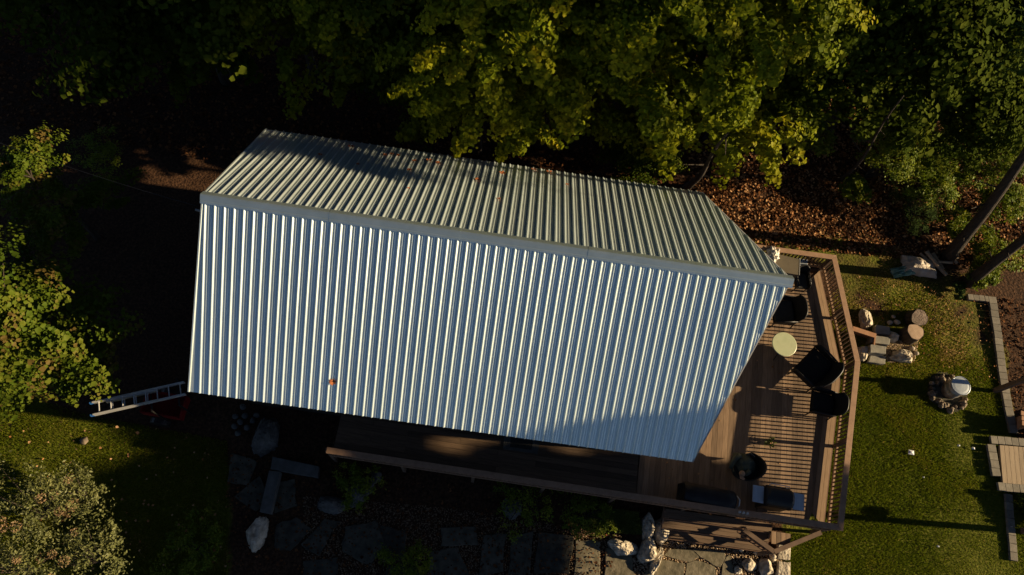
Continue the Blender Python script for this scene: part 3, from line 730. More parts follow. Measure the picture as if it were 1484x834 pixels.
# grill
def grill():
    p = at(1128, 722, zd + .85)
    rz = -.10 + ROT
    t = thing('gas_grill', 'black gas grill with two blue-grey steel side shelves', 'grill', (p.x, p.y, zd), -.015 + 0 * rz)
    MB().box((0, 0, .40), (.70, .48, .62)).build('cabinet', MAT['blackmetal'], t, local=True, bevel=.015)
    MB().box((0, 0, .78), (.76, .54, .16)).build('firebox', MAT['blackmetal'], t, local=True, bevel=.03)
    vs = []; fs = []; n = 12
    for xx in (-.36, -.30, .30, .36):
        for k in range(n + 1):
            a = math.pi * k / n; r = .25 if abs(xx) < .33 else .22
            vs.append((xx, math.cos(a) * (r + .01), .86 + math.sin(a) * r * 1.0))
    m = n + 1
    for i in range(3):
        for k in range(n): fs.append((i * m + k, i * m + k + 1, (i + 1) * m + k + 1, (i + 1) * m + k))
    fs += [tuple(range(m)), tuple(range(4 * m - 1, 3 * m - 1, -1))]
    lid = MB().add(vs, fs).build('lid', MAT['blackmetal'], t, local=True, smooth=False)
    hd = MB().tube([(-.26, .30, .95), (-.26, .335, .96), (.26, .335, .96), (.26, .30, .95)], .012, 8).build('handle', MAT['alu'], lid, local=True)
    MB().box((0, .285, .80), (.66, .02, .10)).build('control_panel', MAT['blackmetal'], t, local=True, bevel=.004)
    for k in range(4): MB().tube([(-.24 + .16 * k, .295, .80), (-.24 + .16 * k, .325, .80)], .022, 12).build('knob', MAT['alu'], t, local=True)
    for s_ in (-1, 1):
        sh = MB().box((s_ * .55, .0, .84), (.30 if s_ < 0 else .30, .45, .03)).build('side_shelf', MAT['steel'], t, local=True, bevel=.008)
        MB().beam((s_ * .70, -.22, .845), (s_ * .70, .22, .845), .014, .045).build('shelf_lip', MAT['steel'], sh, local=True)
    for sx in (-1, 1):
        for sy in (-1, 1): MB().lathe((sx * .30, sy * .19, 0), [(.035, 0), (.035, .07), (.02, .09)], 10).build('caster', MAT['blackmetal'], t, local=True)
grill()
def covered_grill():
    p = at(1028, 722, zd + .6)
    t = thing('covered_smoker', 'black covered barrel smoker standing against the deck front rail, left of the grill', 'smoker', (p.x - .05, p.y, zd), -.02)
    vs = []; fs = []; n = 16; xs = [-.72, -.68, -.4, 0, .4, .64, .70]
    for i, xx in enumerate(xs):
        k_ = .86 if i in (0, len(xs) - 1) else 1
        for k in range(n + 1):
            a = math.pi * k / n; wob = 1 + .03 * math.sin(5 * a + xx * 9)
            vs.append((xx, math.cos(a) * .30 * k_ * wob, .62 + math.sin(a) * .38 * k_ * wob))
        vs.append((xx, -.31, .10)); vs.append((xx, .31, .10))
    m = n + 3
    for i in range(len(xs) - 1):
        for k in range(n): fs.append((i * m + k, i * m + k + 1, (i + 1) * m + k + 1, (i + 1) * m + k))
        fs.append((i * m + n, i * m + n + 1, (i + 1) * m + n + 1, (i + 1) * m + n)); fs.append((i * m + n + 2, i * m, (i + 1) * m, (i + 1) * m + n + 2))
    e = list(range(n + 1)); fs.append(tuple([n + 2] + e + [n + 1])); fs.append(tuple(reversed([(len(xs) - 1) * m + q for q in [n + 2] + e + [n + 1]])))
    MB().add(vs, fs).build('cover', MAT['cover'], t, local=True, smooth=True)
    MB().tube([(.74, .16, .80), (.80, .06, .86), (.80, -.08, .84), (.75, -.2, .72)], .02, 8).build('grab_handle', MAT['alu'], t, local=True, smooth=True)
    for sx in (-.55, .55): MB().box((sx, 0, .05), (.06, .45, .10)).build('foot', MAT['blackmetal'], t, local=True)
covered_grill()
# three small tins on the rail
for k in range(3):
    p = at(1072 + k * 5.5, 742.5 + k * 1.0, RTOP + .05)
    o = MB().lathe((0, 0, 0), [(.030, 0), (.032, .01), (.032, .085), (.028, .095)], 14).build('tin', MAT['alu'], None, local=True, smooth=False)
    o.location = (p.x, p.y - .0, RTOP); tag(o, ['leftmost of three small shiny tins on the deck front rail', 'middle one of three small shiny tins on the deck front rail', 'rightmost of three small shiny tins on the deck front rail'][k], 'tin', 'small tins on the rail')
# doormat frame on the walkway
q = [at(x_, y_, zd + .03) for x_, y_ in ((731, 628), (783, 636), (779, 658), (729, 651))]
t = thing('doormat', 'grey-bordered dark doormat on the walkway, half under the front eave', 'doormat', (q[0].x, q[0].y, zd))
cx = sum(q, Vector((0, 0, 0))) / 4
inn = [cx + (v - cx) * .62 for v in q]
for i in range(4): MB().prism([q[i], q[(i + 1) % 4], inn[(i + 1) % 4], inn[i]], zd + .002, zd + .03).build('border', MAT['concrete'], t)
MB().prism(inn, zd + .002, zd + .018).build('mat_centre', MAT['cushion'], t)

# ---------------------------------------------------------------- foliage builders
def leaf_cloud(cent, nrm, size, rs, jitter=.5, shape='maple', tint=None):
    """one small folded leaf polygon pair per centre: returns V, F(tri), tint"""
    n = len(cent)
    nr = nrm + rs.normal(0, jitter, (n, 3)); nr /= np.linalg.norm(nr, axis=1)[:, None] + 1e-9
    t = rs.normal(0, 1, (n, 3)); t -= nr * (t * nr).sum(1)[:, None]; t /= np.linalg.norm(t, axis=1)[:, None] + 1e-9
    b = np.cross(nr, t); sz = size * np.clip(rs.lognormal(-.08, .32, n), .4, 1.9)[:, None]
    if shape == 'maple': P = [(0, -.5, 0), (.52, -.12, .10), (.30, .30, .02), (0, .62, -.08), (-.34, .26, .02), (-.5, -.10, .10)]; T = [(0, 1, 2), (0, 2, 3), (0, 3, 4), (0, 4, 5)]
    elif shape == 'oval': P = [(0, -.5, 0), (.24, 0, .05), (0, .55, 0), (-.24, 0, .05)]; T = [(0, 1, 2), (0, 2, 3)]
    else: P = [(-.06, -.5, 0), (.06, -.5, 0), (0, .6, 0)]; T = [(0, 1, 2)]
    V = np.concatenate([(cent + (t * q[0] + b * q[1] + nr * q[2]) * sz)[:, None, :] for q in P], 1).reshape(-1, 3)
    base = np.arange(n)[:, None, None] * len(P)
    F = (base + np.array(T)[None]).reshape(-1, 3)
    tt = rs.random(n) if tint is None else tint
    return V, F, np.repeat(tt, len(T))
def crown_mesh(name, seed, R, H, clumps, per, leaf, mat, base=.35, layered=True, shape='maple', clump_r=.5, droop=.25, fill=.75, redtip=False):
    """leaf clumps spread through a domed crown; local origin at ground, crown between base*H and H"""
    rs = np.random.default_rng(seed); C = []; Nn = []; T = []; ends = []
    zb = base * H
    for c in range(clumps):
        a = rs.uniform(0, 2 * math.pi); f = rs.random() ** .5; v = rs.random()
        lob = 1 + .28 * math.sin(3 * a + seed) + .16 * math.sin(5 * a + 2 * seed) + .1 * math.sin(9 * a + seed * 3)
        prof_ = math.sin(math.pi * min(1, .18 + .82 * v) ** .8) ** .6
        rr = R * lob * prof_ * (fill + (1 - fill) * rs.random()) * (f if rs.random() < .45 else .72 + .28 * f)
        z = zb + (H - zb) * v - droop * (rr / R) ** 2 * (H - zb) * .35
        c0 = np.array([math.cos(a) * rr, math.sin(a) * rr, z]); ends.append(c0)
        out = np.array([math.cos(a), math.sin(a), .0])
        k = int(per * rs.uniform(.6, 1.3)); cr = clump_r * rs.uniform(.65, 1.35)
        q = rs.normal(0, 1, (k, 3)); q /= np.linalg.norm(q, axis=1)[:, None]; q *= rs.random(k)[:, None] ** .42
        q = q * np.array([cr, cr, cr * (.42 if layered else .8)])
        # elongate along the branch, tip hanging lower
        along = rs.uniform(-1, 1.25, k) * cr * 1.35; q *= (1 - .35 * np.clip(along / cr, 0, 1.6) / 1.6)[:, None]; q += out * along[:, None]; q[:, 2] -= np.maximum(along, 0) * droop * 1.3
        C.append(c0 + q); nrm = np.tile(np.array([out[0] * .35, out[1] * .35, .9]), (k, 1)) + q / cr * .5; Nn.append(nrm)
        tb = rs.uniform(0, .55); T.append(np.clip(tb + rs.random(k) * .35 + (np.linalg.norm(q[:, :2], axis=1) / cr > 1.1) * (.35 if redtip else .1), 0, 1))
    C = np.concatenate(C); Nn = np.concatenate(Nn); T = np.concatenate(T)
    V, F, tt = leaf_cloud(C, Nn, leaf, rs, .45, shape, T)
    me = soup(name, V, F, mat, tt, link=False)
    return me, ends
def trunk_mesh(name, seed, H, r0, ends, base=.3, lean=(0, 0), nlimb=14):
    rs = random.Random(seed); mb = MB(); top = H * .86
    path = [Vector((lean[0] * f * H + .12 * math.sin(f * 5 + seed) * f, lean[1] * f * H + .12 * math.cos(f * 4 + seed) * f, f * top)) for f in np.linspace(0, 1, 8)]
    rad = [r0 * (1.25 if i == 0 else 1) * (1 - .85 * i / 7) + .01 for i in range(8)]
    mb.tube(path, rad, 10)
    pick = rs.sample(range(len(ends)), min(nlimb, len(ends)))
    for k in pick:
        e = Vector(ends[k]); f = max(.2, min(.9, (e.z / top) - .12 - .1 * rs.random())); i = f * 7; j = min(6, int(i)); s0 = path[j].lerp(path[j + 1], i - j)
        mid = s0.lerp(e, .5) + Vector((rs.uniform(-.15, .15), rs.uniform(-.15, .15), .15)); mb.tube([s0, mid, e], [r0 * .32, r0 * .18, .012], 6, cap=False)
    me = bpy.data.meshes.new(name); me.from_pydata(mb.v, [], mb.f); me.materials.append(MAT['bark']); me.shade_smooth()
    return me
def make_tree_proto(seed, R, H, clumps, per, leaf, mat, r0=.16, **kw):
    cm, ends = crown_mesh('crown', seed, R, H, clumps, per, leaf, mat, **kw)
    tm = trunk_mesh('trunk', seed, H, r0, ends)
    return cm, tm
def place_tree(proto, name, label, loc, rot=0.0, sc=1.0, cat='tree', group=None, zs=None):
    t = thing(name, label, cat, loc, 0, group); t.rotation_euler = (0, 0, rot); t.scale = (sc, sc, zs or sc)
    for me, nm in ((proto[1], 'trunk'), (proto[0], 'crown')):
        o = bpy.data.objects.new(nm, me); COL.objects.link(o); o.parent = t
    return t
P_MAPLE = [make_tree_proto(11 + i, 2.6, 9.0, 135, 260, .115, MAT['maple'], base=.38, clump_r=.40) for i in range(3)]
P_SHADE = [make_tree_proto(31 + i, 2.8, 8.0, 120, 190, .125, MAT['maple_shade'], base=.45, clump_r=.6) for i in range(2)]
P_YOUNG = [make_tree_proto(51 + i, 1.5, 5.5, (46, 84)[i], 300, .066, MAT['young'], r0=.08, base=.3, clump_r=.32, redtip=True, droop=-.1) for i in range(2)]

def under(px, py, z):
    p = at(px, py, z); return (p.x, p.y, 0)
# forest behind and above the house: (px, py of crown middle, z of crown middle, proto, scale, label)
FOREST = [
    ((400, -95), 6.5, P_MAPLE[0], 1.0, 'green maple at the top of the photo, left of the dark gap behind the house'),
    ((500, -70), 6.2, P_MAPLE[1], .92, 'green maple whose low boughs hang above the upper left part of the roof'),
    ((700, 15), 6.8, P_MAPLE[2], .95, 'green maple at the top edge right of the dark gap in the forest'),
    ((812, 28), 6.2, P_MAPLE[0], 1.0, 'maple whose leafy lobes hang lowest above the middle of the back roof slope'),
    ((950, -18), 7.2, P_MAPLE[1], 1.05, 'sunlit yellow-green maple at the top edge above the right half of the roof'),
    ((1062, -15), 6.4, P_MAPLE[2], 1.1, 'broad sunlit maple whose boughs reach toward the right end of the back eave'),
    ((1140, -5), 7.0, P_MAPLE[0], 1.0, 'yellow-tipped maple at the top edge right of the broad sunlit maple'),
    ((1225, 40), 5.0, P_SHADE[0], .95, 'shaded green tree above the sunlit leaf litter'),
    ((1330, 20), 6.0, P_SHADE[1], 1.05, 'shaded green tree at the top edge right of the yellow-tipped maple'),
    ((1450, 40), 5.5, P_SHADE[0], 1.0, 'shaded green tree near the top right corner'),
    ((1420, 110), 4.0, P_SHADE[1], .7, 'smaller shaded tree just left of the large trunks on the right'),
    ((600, -90), 6.0, P_SHADE[0], 1.1, 'shaded tree beyond the top edge over the dark gap'),
    ((250, -60), 5.5, P_SHADE[1], 1.15, 'shaded dark tree at the top left of the photo'),
    ((70, -60), 4.5, P_SHADE[0], 1.0, 'shaded dark tree in the top left corner'),
    ((260, 20), 3.0, P_SHADE[1], .6, 'low shaded tree beneath the top left trees'),
    ((620, 90), 3.0, P_SHADE[0], .7, 'low shaded tree in the dark gap behind the roof'),
    ((935, 215), 2.0, P_SHADE[1], .42, 'small understory tree just behind the back eave at the right'),
    ((1480, -60), 6.0, P_MAPLE[1], 1.1, 'tall maple beyond the top right corner'),
    ((850, -90), 6.0, P_MAPLE[2], 1.1, 'maple beyond the top edge above the roof middle'),
]
for i, (pp, z, proto, sc, lab) in enumerate(FOREST):
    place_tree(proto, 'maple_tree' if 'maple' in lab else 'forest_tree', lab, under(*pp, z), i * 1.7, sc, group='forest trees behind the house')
# two young trees on the left
place_tree(P_YOUNG[0], 'young_tree', 'young tree with reddish leaf tips at the left edge, above the other one', under(38, 242, 4.3), .6, .92, group='young trees left of the house')
place_tree(P_YOUNG[1], 'young_tree', 'larger leafy young tree at the left edge beside the ladder', under(12, 470, 4.0), 2.2, 1.3, group='young trees left of the house', zs=1.1)
# two leaning-in trunks on the right, crowns above the frame
def big_trunk(a, b, zb, r0, label, H=11.0, crown=True):
    p0 = at(*a); p1 = at(*b, zb); d = (p1 - p0) / zb
    t = thing('pine_tree', label, 'tree', tuple(p0))
    pts = [p0 + d * (H * f) + Vector((.1 * math.sin(f * 6), .1 * math.cos(f * 5) - .1, 0)) for f in np.linspace(0, 1, 9)]
    tr = MB().tube(pts, [r0 * (1.25 if i == 0 else 1) * (1 - .75 * i / 8) for i in range(9)], 14).build('trunk', MAT['bark'], t, smooth=True)
    rs = random.Random(int(a[0]))
    for k in range(5):
        z = 1.5 + k * .8; s0 = p0 + d * z; ang = rs.uniform(0, 6.28); l = rs.uniform(.3, .8)
        MB().tube([s0, s0 + Vector((math.cos(ang) * l, math.sin(ang) * l, l * .25))], [.03, .008], 5).build('dead_branch', MAT['bark'], t)
    if not crown: return
    C = []; Nn = []
    rn = np.random.default_rng(int(a[0]))
    for k in range(34):
        f = rn.uniform(.78, 1.0); s0 = np.array(p0 + d * (H * f)); ang = rn.uniform(0, 6.28); rr = (1.15 - f) * 4.5 * rn.uniform(.4, 1)
        c = s0 + np.array([math.cos(ang) * rr, math.sin(ang) * rr, 0]); q = rn.normal(0, 1, (160, 3)) * np.array([.35, .35, .12]); C.append(c + q); Nn.append(np.tile([0, 0, 1.], (160, 1)))
    V, F, tt = leaf_cloud(np.concatenate(C), np.concatenate(Nn), .2, rn, .8, 'blade')
    soup('crown', V, F, MAT['fir'], tt, t)
big_trunk((1372, 375), (1484, 216), 5.6, .20, 'thick dark leaning pine trunk standing by the tarped pile')
big_trunk((1403, 410), (1484, 338), 3.2, .17, 'dark pine trunk to the right of the thick one by the paver corner')
big_trunk((1219, 262), (1278, 181), 4.2, .07, 'thin bare trunk rising from the sunlit leaf litter', 6.0, False)
big_trunk((994, 273), (1022, 236), 2.5, .12, 'pale-barked trunk just off the right end of the back eave', 5.0, False)

# shrubs
def shrub(name, label, loc, R, H, n, leaf, mat, seed, shape='oval', group=None, per=60, flowers=0, stem=True):
    rs = np.random.default_rng(seed)
    t = thing(name, label, 'shrub', loc, 0, group); C = []; Nn = []; T = []; ends = []
    for k in range(n):
        a = rs.uniform(0, 6.283); f = rs.random() ** .55; lob = 1 + .25 * math.sin(3 * a + seed); rr = R * lob * f
        z = H * (.35 + .65 * math.sqrt(max(0, 1 - f * f * .8)) * rs.uniform(.55, 1)); c = np.array([math.cos(a) * rr, math.sin(a) * rr, z]); ends.append(c)
        cr = R * .2 * rs.uniform(.6, 1.3); q = rs.normal(0, .55, (per, 3)) * cr; q[:, 2] *= .7
        C.append(c + q); Nn.append(np.tile([math.cos(a) * f * .5, math.sin(a) * f * .5, .8], (per, 1))); T.append(np.clip(rs.uniform(0, .6) + rs.random(per) * .4, 0, 1))
    V, F, tt = leaf_cloud(np.concatenate(C), np.concatenate(Nn), leaf * .85, rs, .55, shape, np.concatenate(T))
    soup('foliage', V, F, mat, tt, t, local=True)
    mb = MB()
    for e in ends[:14]: mb.tube([(0, 0, 0), tuple(e * .5 + np.array([0, 0, .1])), tuple(e)], [.02, .014, .006], 5, cap=False)
    mb.build('stems', MAT['bark'], t, local=True)
    if flowers:
        C = []
        for k in range(flowers):
            a = rs.uniform(0, 6.283); f = rs.random() ** .5 * .95; c = np.array([math.cos(a) * R * f, math.sin(a) * R * f, H * (.5 + .55 * math.sqrt(max(0, 1 - f * f * .8)))])
            q = rs.normal(0, 1, (90, 3)); q /= np.linalg.norm(q, axis=1)[:, None]; C.append(c + q * np.array([.13, .13, .08]) * rs.uniform(.7, 1.2))
        C = np.concatenate(C); V, F, tt = leaf_cloud(C, np.tile([0, 0, 1.], (len(C), 1)), .045, rs, .8, 'oval'); soup('flower_heads', V, F, MAT['flower'], tt, t, local=True, kind='stuff')
    return t
for i, (px_, py_, R, H, lab) in enumerate([
    (35, 742, 1.4, 1.9, 'sage-green flowering shrub with tan flower heads at the lower left edge'),
    (95, 712, .65, 1.1, 'sage-green flowering shrub right of the largest one, next to the sunlit grass'),
    (120, 812, 1.1, 1.5, 'sage-green flowering shrub at the bottom edge, right-hand one at lower left'),
    (20, 825, 1.4, 1.8, 'sage-green flowering shrub in the bottom left corner')]):
    shrub('flowering_shrub', lab, under(px_, py_, 1.2), R, H, 46, .085, MAT['sage'], 70 + i, group='flowering shrubs at the lower left', flowers=[9, 7, 5, 4][i], per=55)
for i, (px_, py_, R, H, lab) in enumerate([
    (1290, 180, 1.0, 1.5, 'green shrub at the forest edge above the leaf litter'),
    (1330, 215, 1.1, 1.6, 'bright yellow-green shrub left of the thick pine trunk'),
    (1400, 240, 1.0, 1.5, 'sunlit shrub between the forest edge and the thick pine trunk'),
    (1450, 205, 1.2, 1.9, 'bright shrub at the right edge behind the thick pine trunk'),
    (1330, 300, .8, 1.0, 'low feathery shrub next to the leaf litter, left of the thick pine trunk'),
    (1455, 290, .9, 1.3, 'light green shrub between the two pine trunks'),
    (1440, 365, .8, 1.0, 'sunlit shrub at the foot of the right-hand pine trunk'),
    (1425, 400, .5, .6, 'low yellow-green shrub by the corner of the paver edging'),
    (1240, 275, .5, .8, 'small green shrub beside the thin trunk in the leaf litter'),
    (1385, 325, .6, .8, 'small leafy shrub behind the thick pine trunk, above the tarped pile'),
    (1285, 225, 1.0, 2.6, 'tall leafy shrub at the forest edge above the middle of the leaf litter'),
    (1355, 165, 1.3, 3.2, 'tall bright shrub in front of the dark trees, left of the thick pine trunk'),
    (1425, 150, 1.3, 3.4, 'tall bright shrub at the far upper right below the dark crowns'),
    (1470, 225, 1.0, 2.2, 'leafy bush touching the right edge above the pine trunks'),
    (1170, 195, .8, 2.0, 'small leafy bush hanging over the top of the leaf litter'),
    (1345, 265, .9, 1.6, 'yellow-green bush between the leaf litter and the thick pine trunk'),
    (1390, 418, .22, .3, 'small dark tuft of grass on the lawn below the right-hand pine')]):
    shrub('shrub', lab, under(px_, py_, H * .6), R, H, int(60 * R + 20), .10, MAT['fir'] if 'feathery' in lab or 'tuft' in lab else MAT['shrub'], 90 + i, shape='blade' if 'feathery' in lab else 'oval', group='shrubs at the right forest edge')
for i, (px_, py_, R, H, lab) in enumerate([
    (150, 225, .8, 1.0, 'dim shrub in the shade right of the upper young tree'),
    (590, 820, .7, .6, 'dim low plants by the shaded flagstones at the bottom edge'),
    (520, 700, .6, .45, 'dim low plants between the boulders in front of the walkway'),
    (760, 725, .9, .5, 'dark ground-cover shrub in front of the middle of the walkway'),
    (850, 745, .7, .4, 'green ground-cover shrub left of the sunlit boulders'),
    (280, 795, .9, .35, 'shaded plants between the lower left shrubs and the pale boulder')]):
    shrub('shrub', lab, under(px_, py_, .3), R, H, 45, .07, MAT['shrub'], 130 + i, group='low plants in front of the house')
# shrubs at the right bottom corner
shrub('shrub', 'leafy shrub cut by the right edge below the plank platform', tuple(at(1497, 742)), .5, .42, 50, .09, MAT['maple_shade'], 151, group='shrubs at the lower right')
# leaf sprig on the deck
p = at(1117, 642, zd + .1)
t = thing('potted_plant', 'small bright green plant sprig standing on the deck boards', 'plant', (p.x, p.y, zd))
MB().lathe((0, 0, 0), [(.045, 0), (.06, .09), (.055, .095)], 14).build('pot', MAT['orange_wood'], t, local=True, smooth=True)
C = RNG.normal(0, 1, (60, 3)) * np.array([.09, .09, .05]) + np.array([0, 0, .18]); V, F, tt = leaf_cloud(C, np.tile([0, 0, 1.], (60, 1)), .08, RNG, .6, 'oval', RNG.uniform(.5, 1, 60))
soup('foliage', V, F, MAT['moss'], tt, t, local=True)

# ---------------------------------------------------------------- grass, litter, gravel
def scatter_xy(poly, n, rs):
    xs = [p[0] for p in poly]; ys = [p[1] for p in poly]
    x_ = rs.uniform(min(xs), max(xs), n); y_ = rs.uniform(min(ys), max(ys), n); k = in_poly(x_, y_, poly); return x_[k], y_[k]
def clip_deck(x_, y_):
    return ~in_poly(x_, y_, [hp(0.2, -4.8, 0)] + [cF, cD, cC, cB, cA, hp(.2, 3.4, 0)])
def grass(name, label, poly, n, seed, hgt=.036, brown=0.0):
    rs = np.random.default_rng(seed); x_, y_ = scatter_xy(poly, n, rs); k = clip_deck(x_, y_); x_, y_ = x_[k], y_[k]
    n = len(x_); pn = vnoise(x_, y_, 1.3, 5) * .6 + vnoise(x_, y_, .35, 6) * .4
    bz = np.clip((y_ - 8.2) / 2.6, 0, 1) * (x_ > 5) * (.35 + 1.5 * vnoise(x_, y_, .9, 15)) + brown
    keep = rs.random(n) < .55 + .9 * (pn - .2) - .6 * bz; x_, y_, pn, bz = x_[keep], y_[keep], pn[keep], bz[keep]; n = len(x_)
    a = rs.uniform(0, 6.283, n); wd = rs.uniform(.006, .014, n); h = hgt * rs.uniform(.5, 1.3, n) * (.7 + .6 * pn); ln = rs.normal(0, .028, (n, 2))
    B0 = np.stack([x_ - np.cos(a) * wd, y_ - np.sin(a) * wd, np.zeros(n) - .02], 1); B1 = np.stack([x_ + np.cos(a) * wd, y_ + np.sin(a) * wd, np.zeros(n) - .02], 1)
    Tp = np.stack([x_ + ln[:, 0], y_ + ln[:, 1], h], 1)
    V = np.stack([B0, B1, Tp], 1).reshape(-1, 3); F = np.arange(3 * n).reshape(-1, 3)
    tint = np.clip(rs.random(n) * .45 + (pn - .45) * .7 + .25 * (vnoise(x_, y_, 2.2, 31) - .5) + bz * .85 * rs.random(n) + (rs.random(n) < .04) * .4, 0, 1)
    o = soup(name, V, F, MAT['grass'], tint, kind='stuff'); tag(o, label, 'grass'); return o
grass('lawn_grass', 'short green lawn right of the deck, browner near the trees', LAWN_R, 520000, 1)
grass('lawn_grass', 'sunlit strip of grass at the lower left of the house', LAWN_L, 300000, 2, brown=.12)
grass('rough_grass', 'thin yellowing grass at the forest edge right of the roof', FOREST_EDGE, 45000, 3, hgt=.07, brown=.5)
def litter(name, label, poly, n, seed, size, tmin=0.0, tmax=1.0, dens=None, z=.02):
    rs = np.random.default_rng(seed); x_, y_ = scatter_xy(poly, n, rs); k = clip_deck(x_, y_); x_, y_ = x_[k], y_[k]
    if dens is not None: k = rs.random(len(x_)) < dens(x_, y_); x_, y_ = x_[k], y_[k]
    n = len(x_); forest = np.clip((y_ - 13.5) / 4, 0, 1); zz = z + forest * np.maximum(0, vnoise(x_, y_, 3, 9) - .4) * .3 + rs.uniform(0, .03, n)
    V, F, tt = leaf_cloud(np.stack([x_, y_, zz], 1), np.tile([0, 0, 1.], (n, 1)), size, rs, .45, 'maple', rs.uniform(tmin, tmax, n))
    o = soup(name, V, F, MAT['litter'], tt, kind='stuff'); tag(o, label, 'leaves'); return o
litter('leaf_litter', 'rust-brown fallen leaves covering the forest floor right of the roof', [(5.5, 12.2), (17.5, 13.2), (19, 22), (5, 22)], 52000, 4, .075, dens=lambda x, y: .35 + .75 * vnoise(x, y, .8, 61))
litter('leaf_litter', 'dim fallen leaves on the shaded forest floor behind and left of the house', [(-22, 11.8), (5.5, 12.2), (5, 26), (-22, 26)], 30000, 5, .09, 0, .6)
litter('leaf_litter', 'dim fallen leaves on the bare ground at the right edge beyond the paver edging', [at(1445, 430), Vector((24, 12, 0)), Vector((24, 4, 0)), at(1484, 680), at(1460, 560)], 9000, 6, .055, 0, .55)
litter('leaf_litter', 'scattered dry leaves on the upper part of the lawn', [at(1240, 400), at(1430, 430), at(1450, 560), at(1290, 520)], 500, 7, .04, .5, 1, z=.06)
litter('leaf_litter', 'few yellow leaves lying on the sunlit grass at lower left', LAWN_L, 500, 8, .06, .6, 1, z=.05)
def gravel(name, label, poly, n, seed, r=.022, z=0.0, tmax=1.0):
    rs = np.random.default_rng(seed); x_, y_ = scatter_xy(poly, n, rs); n = len(x_)
    P = np.array([(1, 0, 0), (0, 1, 0), (-1, 0, 0), (0, -1, 0), (0, 0, 1), (0, 0, -1)], float); T = np.array([(0, 1, 4), (1, 2, 4), (2, 3, 4), (3, 0, 4), (1, 0, 5), (2, 1, 5), (3, 2, 5), (0, 3, 5)])
    s = r * rs.uniform(.5, 1.5, (n, 1, 3)) * np.array([1, 1, .7]); a = rs.uniform(0, 6.28, n); ca, sa = np.cos(a)[:, None], np.sin(a)[:, None]
    Q = P[None] * s + rs.normal(0, r * .15, (n, 6, 3)); X_ = Q[..., 0] * ca - Q[..., 1] * sa; Y_ = Q[..., 0] * sa + Q[..., 1] * ca
    V = np.stack([X_ + x_[:, None], Y_ + y_[:, None], Q[..., 2] + z + rs.uniform(0, r, (n, 1))], 2).reshape(-1, 3); F = (np.arange(n)[:, None, None] * 6 + T[None]).reshape(-1, 3)
    o = soup(name, V, F, MAT['gravel'], np.repeat(rs.random(n) * tmax, 8), kind='stuff'); tag(o, label, 'gravel'); return o
gravel('gravel', 'tan gravel between the flagstones and the retaining wall at the foot of the stairs', [at(x_, y_) for x_, y_ in ((940, 780), (1135, 795), (1135, 860), (880, 860))], 9000, 11)
gravel('gravel', 'pea gravel patch between the stone steps and the two stumps', [at(x_, y_) for x_, y_ in ((1280, 492), (1330, 495), (1325, 525), (1285, 525))], 2600, 12, .02)
gravel('gravel', 'gravel bed in tones dimmed for shade among the shaded flagstones in front of the walkway', [at(x_, y_) for x_, y_ in ((440, 720), (640, 735), (900, 775), (900, 860), (440, 860))], 13000, 13, .018, 0, .45)  # low tint range puts the shade into the gravel colour

# ---------------------------------------------------------------- stones and paths
def poly_stone(pts, z0, z1, name, mat, parent=None, bev=.015):
    return MB().prism(pts, z0, z1).build(name, mat, parent, bevel=bev)
path = tag(bpy.data.objects.new('flagstone_path', None), kind='structure'); COL.objects.link(path)
def rough_poly(px, jit=2.0, seed=0, z=0.05):
    rs = random.Random(seed); out = []
    for i in range(len(px)):
        a = px[i]; b = px[(i + 1) % len(px)]
        for f in (0, .33, .66): out.append(at(a[0] + (b[0] - a[0]) * f + rs.uniform(-jit, jit), a[1] + (b[1] - a[1]) * f + rs.uniform(-jit, jit), z))
    return out
FLAGS = [[(968, 796), (1003, 797), (1014, 808), (998, 814), (962, 806)], [(1003, 796), (1052, 799), (1050, 812), (1043, 824), (1016, 808)], [(958, 811), (992, 817), (990, 840), (950, 845), (948, 825)],
         [(996, 816), (1012, 812), (1036, 822), (1038, 845), (990, 845)], [(1048, 818), (1056, 803), (1062, 820), (1066, 842), (1044, 842)], [(935, 830), (945, 815), (948, 845), (925, 850)], [(950, 848), (1036, 850), (1034, 880), (945, 880)]]
for i, f in enumerate(FLAGS): poly_stone(rough_poly(f, 1.1, i), -.01, .035 + .01 * (i % 3), 'flagstone', MAT['flag'], path, .008)
FRONT_FLAGS = [[(400, 760), (430, 750), (452, 765), (420, 800), (395, 795)], [(436, 790), (470, 752), (492, 756), (462, 805)], [(500, 765), (545, 755), (560, 790), (535, 822), (495, 800)], [(550, 760), (590, 770), (588, 815), (552, 812)],
         [(620, 800), (665, 795), (680, 835), (625, 840)], [(640, 765), (690, 765), (695, 790), (640, 792)], [(700, 775), (735, 772), (728, 830), (695, 832)], [(742, 778), (775, 770), (768, 832), (736, 834)],
         [(780, 772), (830, 778), (826, 832), (775, 832)], [(836, 782), (872, 785), (868, 835), (832, 834)], [(878, 795), (915, 800), (920, 838), (875, 836)], [(340, 720), (375, 690), (390, 720), (372, 742)], [(395, 700), (425, 695), (430, 735), (398, 745)],
         [(335, 655), (372, 668), (360, 705), (330, 700)], [(560, 820), (610, 822), (605, 850), (560, 850)], [(440, 812), (490, 808), (488, 845), (440, 845)]]
for i, f in enumerate(FRONT_FLAGS): poly_stone(rough_poly(f, 1.8, 40 + i), -.01, .035 + .012 * (i % 3), 'flagstone', MAT['flag'] if f[0][0] > 820 else MAT['flagshade'], path, .01)  # stones lying in shade take the dimmed copy
